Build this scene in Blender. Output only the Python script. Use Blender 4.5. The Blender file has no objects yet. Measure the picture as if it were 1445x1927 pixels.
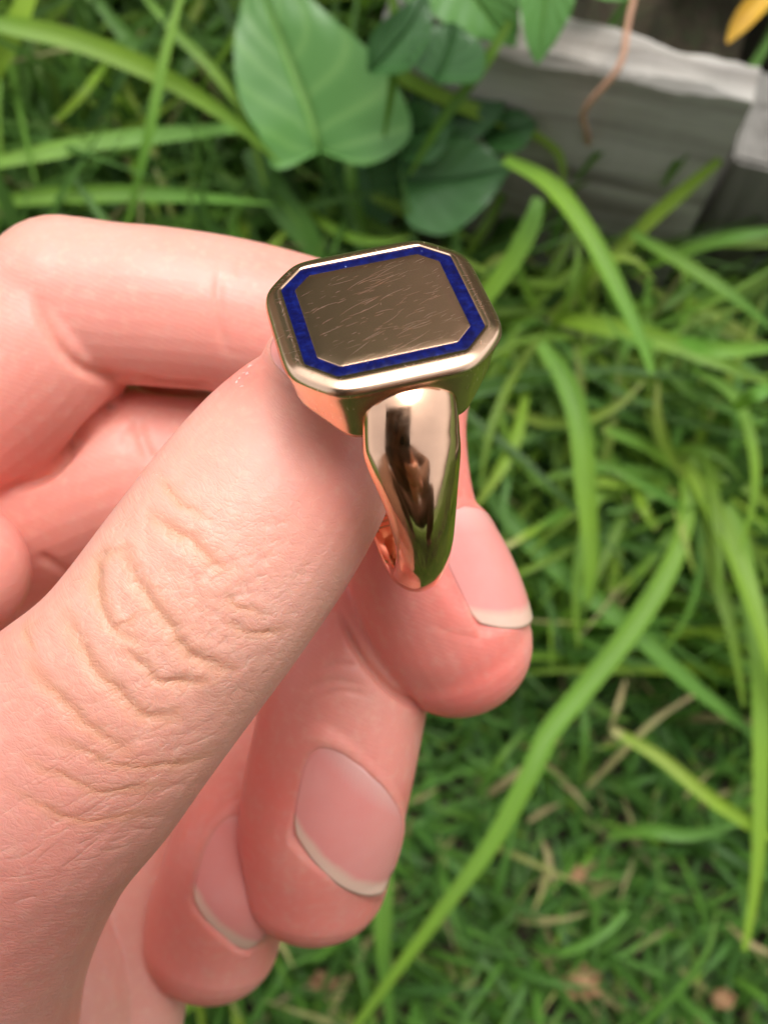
import bpy, math, random
import numpy as np
from mathutils import Vector, Matrix

random.seed(7)
RNG = np.random.RandomState(11)
sc = bpy.context.scene

# ------------------------------------------------------------------ camera, sky, sun, exposure
PHI = math.radians(18.0)          # tilt of the camera away from straight down
HC = 0.342                        # camera height in metres
F, CX, CY = 2000.0, 722.5, 963.5  # focal length and centre in photograph pixels
cam_d = bpy.data.cameras.new("camera")
cam_d.sensor_fit = 'HORIZONTAL'
cam_d.sensor_width = 36.0
cam_d.lens = 36.0 * F / 1445.0
cam_d.clip_start = 0.002
cam_d.clip_end = 400.0
cam_d.dof.use_dof = True
cam_d.dof.focus_distance = 0.079
cam_d.dof.aperture_fstop = 46.0
cam = bpy.data.objects.new("camera", cam_d)
sc.collection.objects.link(cam)
cam.location = (0, 0, HC)
cam.rotation_euler = (PHI, 0, 0)
sc.camera = cam

SUN_EL, SUN_AZ = math.radians(70), math.radians(18)   # azimuth from +Y towards -X
w = bpy.data.worlds.new("World")
sc.world = w
w.use_nodes = True
nt = w.node_tree
nt.nodes.clear()
sky = nt.nodes.new("ShaderNodeTexSky")
sky.sky_type = 'NISHITA'
sky.sun_disc = False
sky.sun_elevation = SUN_EL
sky.sun_rotation = SUN_AZ
sky.air_density = 1.0
sky.dust_density = 4.0
sky.ozone_density = 1.0
hsv = nt.nodes.new("ShaderNodeHueSaturation")
hsv.inputs['Saturation'].default_value = 0.14
bg = nt.nodes.new("ShaderNodeBackground")
bg.inputs['Strength'].default_value = 0.15
ow = nt.nodes.new("ShaderNodeOutputWorld")
nt.links.new(sky.outputs[0], hsv.inputs['Color'])
nt.links.new(hsv.outputs[0], bg.inputs['Color'])
nt.links.new(bg.outputs[0], ow.inputs['Surface'])

sun_d = bpy.data.lights.new("sun", 'SUN')
sun_d.energy = 1.2
sun_d.angle = math.radians(45)
sun_d.color = (1.0, 0.96, 0.90)
sun = bpy.data.objects.new("sun", sun_d)
sc.collection.objects.link(sun)
sd = Vector((math.sin(SUN_AZ) * math.cos(SUN_EL), math.cos(SUN_AZ) * math.cos(SUN_EL), math.sin(SUN_EL)))
sun.rotation_euler = sd.to_track_quat('Z', 'Y').to_euler()

sc.view_settings.view_transform = 'Standard'
sc.view_settings.look = 'None'
sc.view_settings.gamma = 1.0
sc.view_settings.use_curve_mapping = False
sc.view_settings.exposure = 0.76
sc.cycles.max_bounces = 10
sc.cycles.transmission_bounces = 6
sc.cycles.use_denoising = True

# ------------------------------------------------------------------ helpers
COL = sc.collection
CAM_R = np.array(Matrix.Rotation(PHI, 3, 'X'))
CAM_T = np.array((0.0, 0.0, HC))
MM = 0.001


def c2w(P):                       # camera frame (mm) -> world (m)
    return (np.asarray(P, float) * MM) @ CAM_R.T + CAM_T


def d2w(v):
    return np.asarray(v, float) @ CAM_R.T


def camp(px, py, D):              # measured point: photo pixel and distance (mm) -> camera frame, mm
    return np.array([(px - CX) / F * D, -(py - CY) / F * D, -D])


def P(px, py, D):
    return c2w(camp(px, py, D))


def on_plane(px, py, h=0.0):      # where the sight line meets height h (m)
    d = d2w(camp(px, py, 1000.0) * MM)
    t = (h - HC) / d[2]
    return CAM_T + d * t


def w2px(V):                      # world -> photo pixels and distance in mm
    c = (np.asarray(V) - CAM_T) @ CAM_R / MM
    return CX + F * c[..., 0] / -c[..., 2], CY - F * c[..., 1] / -c[..., 2], -c[..., 2]


def tag(o, label=None, cat=None, group=None, kind=None):
    if label: o['label'] = label
    if cat: o['category'] = cat
    if group: o['group'] = group
    if kind: o['kind'] = kind
    return o


def empty(name, loc, label=None, cat=None, group=None):
    o = bpy.data.objects.new(name, None)
    o.empty_display_size = 0.01
    COL.objects.link(o)
    o.location = tuple(loc)
    return tag(o, label, cat, group)


def mesh_obj(name, V, Fc, mat, parent=None, smooth=True, attrs=None):
    me = bpy.data.meshes.new(name)
    V = np.asarray(V, dtype=np.float64)
    if parent is not None:
        V = V - np.array(parent_origin(parent))
    if isinstance(Fc, np.ndarray) and Fc.ndim == 2:
        n, k = Fc.shape
        me.vertices.add(len(V)); me.vertices.foreach_set('co', V.astype(np.float32).ravel())
        me.loops.add(n * k); me.loops.foreach_set('vertex_index', Fc.astype(np.int32).ravel())
        me.polygons.add(n)
        me.polygons.foreach_set('loop_start', (np.arange(n) * k).astype(np.int32))
        me.polygons.foreach_set('loop_total', np.full(n, k, dtype=np.int32))
        me.update(calc_edges=True)
        me.validate()
    else:
        me.from_pydata([tuple(v) for v in V], [], [tuple(f) for f in Fc])
    if smooth:
        me.polygons.foreach_set('use_smooth', [True] * len(me.polygons))
    if attrs:
        for k, a in attrs.items():
            a = np.asarray(a, dtype=np.float32)
            if a.ndim == 1:
                at = me.attributes.new(k, 'FLOAT', 'POINT'); at.data.foreach_set('value', a)
            else:
                at = me.attributes.new(k, 'FLOAT_VECTOR', 'POINT'); at.data.foreach_set('vector', a.ravel())
    me.update()
    o = bpy.data.objects.new(name, me)
    COL.objects.link(o)
    if mat: me.materials.append(mat)
    if parent is not None:
        o.parent = parent
    return o


def parent_origin(p):
    v = Vector(p.location)
    if p.parent is not None:
        v += Vector(parent_origin(p.parent))
    return v


def grid_faces(nu, nv, wrap_v=False, wrap_u=False):
    f = []
    for i in range(nu if wrap_u else nu - 1):
        for j in range(nv if wrap_v else nv - 1):
            a, b = i * nv + j, i * nv + (j + 1) % nv
            c, d = ((i + 1) % nu) * nv + (j + 1) % nv, ((i + 1) % nu) * nv + j
            f.append((a, b, c, d))
    return f


def box(cx, cy, cz, sx, sy, sz, bev=0.0):
    """a bevelled box as vertices and faces (round its long edges a little)"""
    import bmesh
    bm = bmesh.new()
    bmesh.ops.create_cube(bm, size=1.0)
    bmesh.ops.scale(bm, vec=(sx, sy, sz), verts=bm.verts)
    if bev > 0:
        bmesh.ops.bevel(bm, geom=list(bm.edges), offset=bev, segments=2, affect='EDGES')
    bmesh.ops.translate(bm, vec=(cx, cy, cz), verts=bm.verts)
    V = np.array([v.co[:] for v in bm.verts]); bm.verts.index_update()
    Fc = [[v.index for v in f.verts] for f in bm.faces]
    bm.free()
    return V, Fc


# ------------------------------------------------------------------ materials
class NT:
    def __init__(s, name):
        s.m = bpy.data.materials.new(name); s.m.use_nodes = True
        s.t = s.m.node_tree; s.t.nodes.clear()
        s.out = s.n('ShaderNodeOutputMaterial'); s.b = s.n('ShaderNodeBsdfPrincipled')
        s.l(s.b.outputs[0], s.out.inputs['Surface'])

    def n(s, ty, **k):
        nd = s.t.nodes.new(ty)
        for a, v in k.items(): setattr(nd, a, v)
        return nd

    def l(s, a, b): s.t.links.new(a, b)

    def set(s, **k):
        for a, v in k.items(): s.b.inputs[a.replace('_', ' ')].default_value = v

    def coord(s, scale=(1, 1, 1), rot=(0, 0, 0), src='Object', attr=None):
        mp = s.n('ShaderNodeMapping')
        mp.inputs['Scale'].default_value = scale; mp.inputs['Rotation'].default_value = rot
        if attr:
            a = s.n('ShaderNodeAttribute', attribute_name=attr); s.l(a.outputs['Vector'], mp.inputs['Vector'])
        else:
            c = s.n('ShaderNodeTexCoord'); s.l(c.outputs[src], mp.inputs['Vector'])
        return mp.outputs[0]

    def noise(s, vec, scale, detail=4, rough=0.5, dist=0.0):
        t = s.n('ShaderNodeTexNoise'); s.l(vec, t.inputs['Vector'])
        t.inputs['Scale'].default_value = scale; t.inputs['Detail'].default_value = detail
        t.inputs['Roughness'].default_value = rough; t.inputs['Distortion'].default_value = dist
        return t.outputs['Fac']

    def voro(s, vec, scale, feature='DISTANCE_TO_EDGE'):
        t = s.n('ShaderNodeTexVoronoi', feature=feature); s.l(vec, t.inputs['Vector'])
        t.inputs['Scale'].default_value = scale
        return t.outputs['Distance']

    def ramp(s, fac, stops):
        r = s.n('ShaderNodeValToRGB'); s.l(fac, r.inputs['Fac'])
        el = r.color_ramp.elements
        while len(el) < len(stops): el.new(0.5)
        for e, (p, c) in zip(el, stops):
            e.position = p; e.color = (c, c, c, 1) if not hasattr(c, '__len__') else (*c[:3], 1)
        return r.outputs['Color']

    def math(s, op, a, b=None, clamp=False):
        m = s.n('ShaderNodeMath', operation=op, use_clamp=clamp)
        for i, x in enumerate((a, b)):
            if x is None: continue
            if hasattr(x, 'is_linked'): s.l(x, m.inputs[i])
            else: m.inputs[i].default_value = x
        return m.outputs[0]

    def mix(s, fac, a, b, blend='MIX'):
        m = s.n('ShaderNodeMix', data_type='RGBA', blend_type=blend)
        for x, i in ((fac, 0), (a, 6), (b, 7)):
            if hasattr(x, 'is_linked'): s.l(x, m.inputs[i])
            elif hasattr(x, '__len__'): m.inputs[i].default_value = (*x[:3], 1)
            else: m.inputs[i].default_value = x
        return m.outputs[2]

    def bump(s, h, strength=0.3, dist=0.0002, prev=None):
        b = s.n('ShaderNodeBump'); s.l(h, b.inputs['Height'])
        b.inputs['Strength'].default_value = strength; b.inputs['Distance'].default_value = dist
        if prev is not None: s.l(prev, b.inputs['Normal'])
        return b.outputs[0]

    def attr(s, name, out='Fac'):
        return s.n('ShaderNodeAttribute', attribute_name=name).outputs[out]


def mat_skin():
    s = NT('skin')
    red = s.attr('red'); crease_and_shade = s.attr('crease_and_shade'); rough_m = s.attr('dorsal')
    obj = s.coord()
    base = s.mix(red, (0.715, 0.375, 0.295), (0.92, 0.235, 0.195))
    n1 = s.noise(obj, 120, 3, 0.6)
    mott = s.ramp(n1, [(0.35, 0.0), (0.7, 1.0)])
    base = s.mix(s.math('MULTIPLY', mott, 0.40), base, (0.72, 0.31, 0.25))
    n0 = s.noise(obj, 48, 3, 0.55)
    base = s.mix(s.math('MULTIPLY', s.ramp(n0, [(0.40, 0.0), (0.62, 1.0)]), 0.42), base, (0.80, 0.44, 0.37))
    n2 = s.noise(obj, 900, 3, 0.6)
    base = s.mix(s.math('MULTIPLY', s.ramp(n2, [(0.5, 0.0), (0.75, 1.0)]), 0.18), base, (0.86, 0.62, 0.48))
    base = s.mix(s.math('MULTIPLY', crease_and_shade, 0.55), base, (0.62, 0.27, 0.15))  # ochre creases, with painted contact shade between the fingers
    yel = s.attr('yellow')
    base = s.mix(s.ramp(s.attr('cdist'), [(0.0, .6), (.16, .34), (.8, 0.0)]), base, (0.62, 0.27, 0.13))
    base = s.mix(s.ramp(s.attr('fdist'), [(0.0, .26), (.10, 0.0)]), base, (0.86, 0.62, 0.50))  # paler fine lines: specular glints painted into the skin colour
    base = s.mix(s.math('MULTIPLY', yel, 0.6), base, (0.72, 0.47, 0.29))
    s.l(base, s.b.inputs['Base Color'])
    s.set(Subsurface_Weight=0.5, Subsurface_Scale=0.0020, Roughness=0.42, IOR=1.4)
    s.b.inputs['Subsurface Radius'].default_value = (1.0, 0.38, 0.22)
    # fine relief: criss-cross skin lines in skin coordinates (mm along / across the digit)
    sk = s.coord(attr='skinco')
    wob = s.n('ShaderNodeTexNoise'); s.l(sk, wob.inputs['Vector']); wob.inputs['Scale'].default_value = 0.6
    add = s.n('ShaderNodeVectorMath', operation='MULTIPLY_ADD')
    s.l(wob.outputs['Color'], add.inputs[0]); add.inputs[1].default_value = (0.9, 0.9, 0.0); s.l(sk, add.inputs[2])

    def mapped(scale, rot):
        mp = s.n('ShaderNodeMapping'); mp.inputs['Scale'].default_value = scale; mp.inputs['Rotation'].default_value = rot
        s.l(add.outputs[0], mp.inputs['Vector']); return mp.outputs[0]
    v1 = s.voro(mapped((2.1, 1.05, 1), (0, 0, 0.25)), 1.0)
    v2 = s.voro(mapped((3.8, 2.4, 1), (0, 0, -0.4)), 1.0)
    l1 = s.ramp(v1, [(0.0, 0.0), (0.16, 1.0)])
    l2 = s.ramp(v2, [(0.0, 0.0), (0.2, 1.0)])
    str_ = s.noise(mapped((2.6, 0.28, 1), (0, 0, 0.12)), 1.0, 4, 0.65)
    h = s.math('ADD', s.math('MULTIPLY', l1, 0.5), s.math('MULTIPLY', l2, 0.35))
    h = s.math('ADD', h, s.math('MULTIPLY', str_, 1.3))
    h = s.math('MULTIPLY', h, rough_m)
    # ridges of the finger pads
    wv = s.n('ShaderNodeTexWave', wave_type='BANDS', bands_direction='X')
    s.l(mapped((0.36, 0.1, 1), (0, 0, 0.5)), wv.inputs['Vector']); wv.inputs['Scale'].default_value = 2.0
    wv.inputs['Distortion'].default_value = 3.0
    inv = s.math('SUBTRACT', 1.0, rough_m, True)
    rid = s.math('MULTIPLY', s.math('MULTIPLY', wv.outputs['Fac'], 0.22), inv)
    pore = s.math('MULTIPLY', s.noise(obj, 3500, 2, 0.5), 0.12)
    h = s.math('ADD', s.math('ADD', h, rid), pore)
    cl_ = s.ramp(s.attr('cdist'), [(0.0, 0.0), (0.12, .55), (0.42, 1.0)])
    fl_ = s.ramp(s.attr('fdist'), [(0.0, 0.0), (0.09, .7), (0.2, 1.0)])
    b1 = s.bump(s.math('ADD', s.math('MULTIPLY', cl_, 1.0), s.math('MULTIPLY', fl_, .34)), .6, 0.00015)
    s.l(s.bump(h, 0.34, 0.00009, b1), s.b.inputs['Normal'])
    rr = s.math('ADD', s.math('MULTIPLY', n1, 0.30), 0.22)
    s.l(rr, s.b.inputs['Roughness'])
    return s.m


def mat_nail():
    s = NT('fingernail')
    v = s.attr('nv'); u = s.attr('nu')
    obj = s.coord()
    pink = s.mix(s.noise(obj, 260, 3), (0.95, 0.29, 0.26), (0.95, 0.37, 0.33))
    lun = s.ramp(v, [(0.02, 1.0), (0.22, 0.0)])
    pink = s.mix(s.math('MULTIPLY', lun, 0.45), pink, (0.90, 0.58, 0.53))
    fe = s.math('ADD', v, s.math('MULTIPLY', s.noise(obj, 420, 3), 0.06))
    free = s.ramp(fe, [(0.87, 0.0), (0.95, .75)])
    c = s.mix(free, pink, (0.92, 0.62, 0.48))
    s.l(c, s.b.inputs['Base Color'])
    s.set(Subsurface_Weight=0.4, Subsurface_Scale=0.0010, Roughness=0.26, Coat_Weight=0.15, Coat_Roughness=0.12, IOR=1.5)
    s.b.inputs['Subsurface Radius'].default_value = (1.0, 0.5, 0.4)
    cb = s.n('ShaderNodeCombineXYZ'); s.l(s.math('MULTIPLY', u, 16.0), cb.inputs[0]); s.l(s.math('MULTIPLY', v, 0.7), cb.inputs[1])
    s.l(s.bump(s.noise(cb.outputs[0], 1.0, 3), 0.25, 0.0001), s.b.inputs['Normal'])
    return s.m


def mat_gold(name, col, rough, scratch=0.0, bumpy=0.0):
    s = NT(name)
    obj = s.coord()
    s.set(Metallic=1.0, Roughness=rough)
    n = s.noise(obj, 700, 3)
    c = s.mix(s.math('MULTIPLY', s.ramp(n, [(0.3, 0.0), (0.8, 1.0)]), 0.35), col, tuple(x * 0.72 for x in col))
    s.l(c, s.b.inputs['Base Color'])
    prev = None
    if not scratch:
        s.l(s.math('ADD', s.math('MULTIPLY', s.ramp(s.noise(obj, 420, 5, .7), [(.4, 0.0), (.75, 1.0)]), .16), rough), s.b.inputs['Roughness'])
    if bumpy:
        prev = s.bump(s.noise(obj, 300, 2, 0.5), 0.6 * bumpy, 0.00009)
    if scratch:
        # ring-face coordinates in mm, hair scratches in two crossing families
        tot = None
        for rot, sx, sy, th, wgt in ((-0.30, 0.3, 16, 0.70, .25), (-0.55, 0.4, 20, 0.70, 0.25)):
            v = s.coord(scale=(sx, sy, 1), rot=(0, 0, -rot), attr='face_co')
            q = s.ramp(s.noise(v, 1.0, 2, 0.5, 0.2), [(th, 0.0), (th + 0.06, 1.0)])
            q = s.math('MULTIPLY', q, wgt)
            tot = q if tot is None else s.math('MAXIMUM', tot, q)
        fine = s.noise(s.coord(scale=(0.5, 16, 1), rot=(0, 0, 0.25), attr='face_co'), 1.0, 5, 0.7)
        h = s.math('ADD', s.math('MULTIPLY', tot, -0.4), s.math('MULTIPLY', fine, 0.10))
        prev = s.bump(h, 0.55 * scratch, 0.00003, prev)
        s.l(s.math('ADD', s.math('MULTIPLY', tot, 0.3), rough, True), s.b.inputs['Roughness'])
        s.l(s.mix(s.math('MULTIPLY', tot, 0.6 * scratch), c, (0.98, 0.76, 0.60)), s.b.inputs['Base Color'])
    if prev is not None:
        s.l(prev, s.b.inputs['Normal'])
    return s.m


def mat_enamel():
    s = NT('lapis_blue')
    obj = s.coord()
    n = s.noise(obj, 1700, 5, 0.7)
    n3 = s.noise(obj, 500, 3, 0.6)
    c = s.ramp(n, [(0.3, (0.001, 0.001, 0.025)), (0.5, (0.002, 0.004, 0.075)), (0.72, (0.005, 0.016, 0.17))])
    c = s.mix(s.math('MULTIPLY', n3, 0.5), c, (0.001, 0.001, 0.04))
    c = s.mix(s.ramp(s.noise(obj, 2600, 2), [(0.74, 0.0), (0.78, 1.0)]), c, (0.25, 0.3, 0.5))
    s.l(c, s.b.inputs['Base Color'])
    s.set(Roughness=0.3, IOR=1.4)
    s.l(s.bump(n, 0.3, 0.00005), s.b.inputs['Normal'])
    return s.m


def mat_blade(name, hue_attr=True):
    """grass: colour from each blade's own attribute, thin leaf that lets light through"""
    s = NT(name)
    t = s.attr('tone', 'Vector')          # x: green/yellow-green/dry mix, y: lightness, z: along the blade
    sp = s.n('ShaderNodeSeparateXYZ'); s.l(t, sp.inputs[0])
    g = s.ramp(sp.outputs[0], [(0.0, (0.038, 0.105, 0.022)), (0.35, (0.085, 0.20, 0.024)), (0.62, (0.19, 0.29, 0.018)),
                               (0.8, (0.30, 0.29, 0.10)), (1.0, (0.42, 0.30, 0.17))])
    mul = s.n('ShaderNodeVectorMath', operation='SCALE'); s.l(g, mul.inputs[0]); s.l(sp.outputs[1], mul.inputs['Scale'])
    obj = s.coord()
    nn = s.noise(obj, 90, 3)
    c = s.mix(s.math('MULTIPLY', nn, 0.35), mul.outputs[0], (0.12, 0.22, 0.07))
    s.l(c, s.b.inputs['Base Color'])
    s.set(Roughness=0.42)
    s.b.inputs['Specular IOR Level'].default_value = 0.28
    tr = s.n('ShaderNodeBsdfTranslucent')
    s.l(s.mix(0.5, c, (0.22, 0.40, 0.015)), tr.inputs['Color'])
    mx = s.n('ShaderNodeMixShader'); mx.inputs[0].default_value = 0.32
    s.l(s.b.outputs[0], mx.inputs[1]); s.l(tr.outputs[0], mx.inputs[2]); s.l(mx.outputs[0], s.out.inputs['Surface'])
    st = s.n('ShaderNodeCombineXYZ'); s.l(s.math('MULTIPLY', s.attr('vein'), 4.0), st.inputs[0]); s.l(s.math('MULTIPLY', sp.outputs[2], 5.0), st.inputs[1]); s.l(s.math('MULTIPLY', sp.outputs[1], 40.0), st.inputs[2])
    sn = s.noise(st.outputs[0], 1.0, 4, .65)
    s.l(s.mix(s.ramp(sn, [(.35, .45), (.7, 0.0)]), c, s.mix(.5, c, (0.03, 0.07, 0.01))), s.b.inputs['Base Color'])
    # parallel veins along the blade
    vv = s.attr('vein')
    s.l(s.bump(s.math('SINE', s.math('MULTIPLY', vv, 18.0)), 0.25, 0.0001), s.b.inputs['Normal'])
    return s.m


def mat_leaf(name, c0, c1, vein):
    s = NT(name)
    obj = s.coord()
    n = s.noise(obj, 60, 4)
    c = s.mix(n, c0, c1)
    v = s.attr('veins')
    c = s.mix(s.math('MULTIPLY', v, 0.6), c, vein)
    s.l(c, s.b.inputs['Base Color'])
    s.set(Roughness=0.36)
    tr = s.n('ShaderNodeBsdfTranslucent'); s.l(c, tr.inputs['Color'])
    mx = s.n('ShaderNodeMixShader'); mx.inputs[0].default_value = 0.25
    s.l(s.b.outputs[0], mx.inputs[1]); s.l(tr.outputs[0], mx.inputs[2]); s.l(mx.outputs[0], s.out.inputs['Surface'])
    h = s.math('ADD', s.math('MULTIPLY', v, -0.6), s.math('MULTIPLY', s.noise(obj, 260, 3), 0.3))
    s.l(s.bump(h, 0.5, 0.0006), s.b.inputs['Normal'])
    return s.m


def mat_wood(name, dark=1.0, axis=0):
    s = NT(name)
    sc_ = [160, 160, 160]; sc_[axis] = 9
    obj = s.coord(scale=sc_)
    n = s.noise(obj, 1.0, 6, 0.65, 0.6)
    n2 = s.noise(s.coord(), 14, 4, 0.6)
    c = s.ramp(n, [(0.25, tuple(x * dark for x in (0.13, 0.11, 0.09))), (0.5, tuple(x * dark for x in (0.42, 0.395, 0.355))),
                   (0.75, tuple(x * dark for x in (0.56, 0.53, 0.48)))])
    c = s.mix(s.math('MULTIPLY', s.ramp(n2, [(0.45, 0.0), (0.7, 1.0)]), 0.4), c, tuple(x * dark for x in (0.22, 0.16, 0.11)))
    s.l(c, s.b.inputs['Base Color']); s.set(Roughness=0.85)
    s.l(s.bump(n, 0.5, 0.001), s.b.inputs['Normal'])
    return s.m


def mat_fence():  # brown chosen for what the ring face reflects
    s = NT('mirrored_fence_brown')
    n = s.noise(s.coord(scale=(40, 40, 3)), 1.0, 5, 0.6)
    s.l(s.mix(n, (0.20, 0.125, 0.075), (0.42, 0.28, 0.18)), s.b.inputs['Base Color']); s.set(Roughness=0.8)
    return s.m


def mat_ground():
    s = NT('soil')
    obj = s.coord()
    n = s.noise(obj, 45, 6, 0.7)
    n2 = s.noise(obj, 350, 4, 0.7)
    c = s.ramp(n, [(0.3, (0.018, 0.016, 0.009)), (0.55, (0.045, 0.032, 0.018)), (0.75, (0.10, 0.072, 0.042))])
    c = s.mix(s.ramp(n2, [(0.5, 0.0), (0.62, 0.6)]), c, (0.03, 0.055, 0.015))
    far = s.noise(obj, 3, 4)
    tc = s.n('ShaderNodeTexCoord'); ln = s.n('ShaderNodeVectorMath', operation='LENGTH'); s.l(tc.outputs['Object'], ln.inputs[0])
    fr = s.math('MULTIPLY', s.math('SUBTRACT', ln.outputs['Value'], 0.6), 1.2, True)
    c = s.mix(fr, c, s.ramp(far, [(0.3, (0.05, 0.11, 0.025)), (0.7, (0.09, 0.17, 0.04))]))
    s.l(c, s.b.inputs['Base Color']); s.set(Roughness=0.95)
    s.l(s.bump(n2, 0.8, 0.004), s.b.inputs['Normal'])
    return s.m


M_SKIN, M_NAIL = mat_skin(), mat_nail()
M_FACE = NT('face_skin'); M_FACE.set(Roughness=.5, Subsurface_Weight=.2, Subsurface_Scale=.005); M_FACE.b.inputs['Base Color'].default_value = (.66, .37, .27, 1); M_FACE = M_FACE.m
M_GOLD = mat_gold('polished_gold', (0.93, 0.57, 0.38), 0.09, 0.0, 1.0)
M_BEZEL = mat_gold('worn_gold', (0.93, 0.62, 0.43), 0.25, 0.35, 0.6)
M_PLATE = mat_gold('scratched_gold', (0.84, 0.54, 0.37), 0.24, 1.0, 0.0)
M_BLUE = mat_enamel()
M_BLADE = mat_blade('grass_leaf')
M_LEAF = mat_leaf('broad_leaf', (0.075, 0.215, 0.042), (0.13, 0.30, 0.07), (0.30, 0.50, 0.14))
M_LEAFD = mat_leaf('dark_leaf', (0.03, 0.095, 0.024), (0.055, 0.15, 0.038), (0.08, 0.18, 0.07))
M_WOOD = mat_wood('weathered_wood', .92, 0)
M_WOODP = mat_wood('weathered_post', 0.5, 2)
M_SOIL = mat_ground()

# ------------------------------------------------------------------ ground
def bumpy(x, y):
    return 0.006 * np.sin(x * 23 + 1.3) * np.cos(y * 19) + 0.003 * np.sin(x * 71) * np.sin(y * 63 + 2)


def build_ground():
    xs = np.concatenate([-np.geomspace(150, 0.55, 26), np.linspace(-0.5, 0.5, 90), np.geomspace(0.55, 150, 26)])
    X, Y = np.meshgrid(xs, xs, indexing='ij')
    fade = np.clip(1.2 - np.hypot(X, Y) / 2.0, 0, 1)
    Z = bumpy(X, Y) * fade
    V = np.stack([X, Y, Z], -1).reshape(-1, 3)
    Fc = np.array(grid_faces(len(xs), len(xs)))[:, ::-1]
    o = mesh_obj('ground', V, Fc, M_SOIL)
    tag(o, 'dark soil and lawn under the grass', None, None, 'structure')


build_ground()

# ------------------------------------------------------------------ raised bed of weathered boards
def build_bed():
    H = 0.140
    A, B = on_plane(1040, 111, H), on_plane(1416, 198, H)       # front top edge of the long board
    ex = (B - A); ex[2] = 0; L = np.linalg.norm(ex); ex = ex / L
    ey = np.array([-ex[1], ex[0], 0.0])                         # away from the lawn
    if ey[1] < 0: ey = -ey
    t = 0.0125
    root = empty('raised_garden_bed', (B[0], B[1], 0), 'weathered grey timber raised bed behind the long grass', 'planter')
    ang = math.atan2(ex[1], ex[0])

    def board(name, c0, c1, z0, z1, mat, th=t, off=0.0, nseg=50):
        """board between two ends along its own axis, with slightly wavy worn edges"""
        c0, c1 = np.array(c0), np.array(c1)
        Ln = np.linalg.norm(c1 - c0); ax = (c1 - c0) / Ln
        ay = np.array([-ax[1], ax[0], 0.0])
        prof = [(0.0, z0), (0.0, (z0 + z1) / 2), (0.0, z1 - 0.0012), (0.0012, z1), (th / 2, z1 + 0.0003), (th - 0.0012, z1), (th, z1 - 0.0012), (th, z0)]
        V = []
        for i in range(nseg + 1):
            x = Ln * i / nseg
            for k, (y, z) in enumerate(prof):
                wz = 0.0009 * math.sin(x * 70 + k) + 0.0006 * math.sin(x * 190 + 2 * k) + random.uniform(-.0002, .0002)
                V.append((x, y + wz * 0.5, z + (wz if z > z0 else 0)))
        n = len(prof)
        Fc = [(i * n + j, i * n + (j + 1) % n, (i + 1) * n + (j + 1) % n, (i + 1) * n + j) for i in range(nseg) for j in range(n)]
        Fc.append(tuple(range(n))[::-1]); Fc.append(tuple(nseg * n + j for j in range(n)))
        o = mesh_obj(name, V, Fc, mat, smooth=False)
        o.parent = root
        o.location = tuple(c0 - np.array(root.location) * np.array([1, 1, 1]))
        o.rotation_euler = (0, 0, math.atan2(ax[1], ax[0]))
        return o

    A2, B2 = A.copy(), B.copy(); A2[2] = B2[2] = 0
    g = 0.0
    # long front board (upper) and the one below it
    far = B2 - ex * 0.088
    board('plank', far, B2, 0.008, H, M_WOOD)
    # side board of the bed, going away from the lawn, and a corner post
    s0 = B2 + ex * 0.004 - ey * 0.012
    q = B2 + ex * 0.030
    board('plank', q + ey * 0.45, q - ey * 0.004, 0.0, H - 0.016, M_WOODP)
    # board of the next bed to the right, lower and nearer
    r0 = B2 + ex * 0.034 - ey * 0.020
    board('plank', r0, r0 + ex * 0.5, 0.0, H - 0.050, M_WOODP, 0.02)
    V, Fc = box(0, 0, (H - 0.03) / 2, 0.019, 0.030, H - 0.03, 0.001)
    po = mesh_obj('post', V, Fc, M_WOODP, smooth=False); po.parent = root
    pp = B2 + ex * 0.013 + ey * 0.024
    po.location = tuple(pp - np.array(root.location)); po.rotation_euler = (0, 0, ang)
    # soil heaped in the bed
    nx, ny = 40, 20
    V = []
    for i in range(nx):
        for j in range(ny):
            p = far + ex * 0.088 * i / (nx - 1) + ey * (t + 0.43 * j / (ny - 1))
            V.append((p[0], p[1], H - 0.035 + 0.006 * math.sin(i * 1.1) * math.cos(j * 0.9) + random.uniform(-.002, .002)))
    so = mesh_obj('soil_fill', V, grid_faces(nx, ny), M_SOIL); so.parent = root
    so.location = tuple(-np.array(root.location))
    return A2, B2, ex, ey, H


BED = build_bed()


# ------------------------------------------------------------------ grass blades
def catmull(pts, n):
    pts = np.asarray(pts, float)
    if len(pts) == 2:
        t = np.linspace(0, 1, n)[:, None]
        return pts[0] * (1 - t) + pts[1] * t
    ext = np.vstack([2 * pts[0] - pts[1], pts, 2 * pts[-1] - pts[-2]])
    out = []
    m = len(pts) - 1
    for u in np.linspace(0, m, n):
        i = min(int(u), m - 1); t = u - i
        p0, p1, p2, p3 = ext[i], ext[i + 1], ext[i + 2], ext[i + 3]
        out.append(0.5 * ((2 * p1) + (-p0 + p2) * t + (2 * p0 - 5 * p1 + 4 * p2 - p3) * t * t + (-p0 + 3 * p1 - 3 * p2 + p3) * t ** 3))
    return np.array(out)


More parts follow.
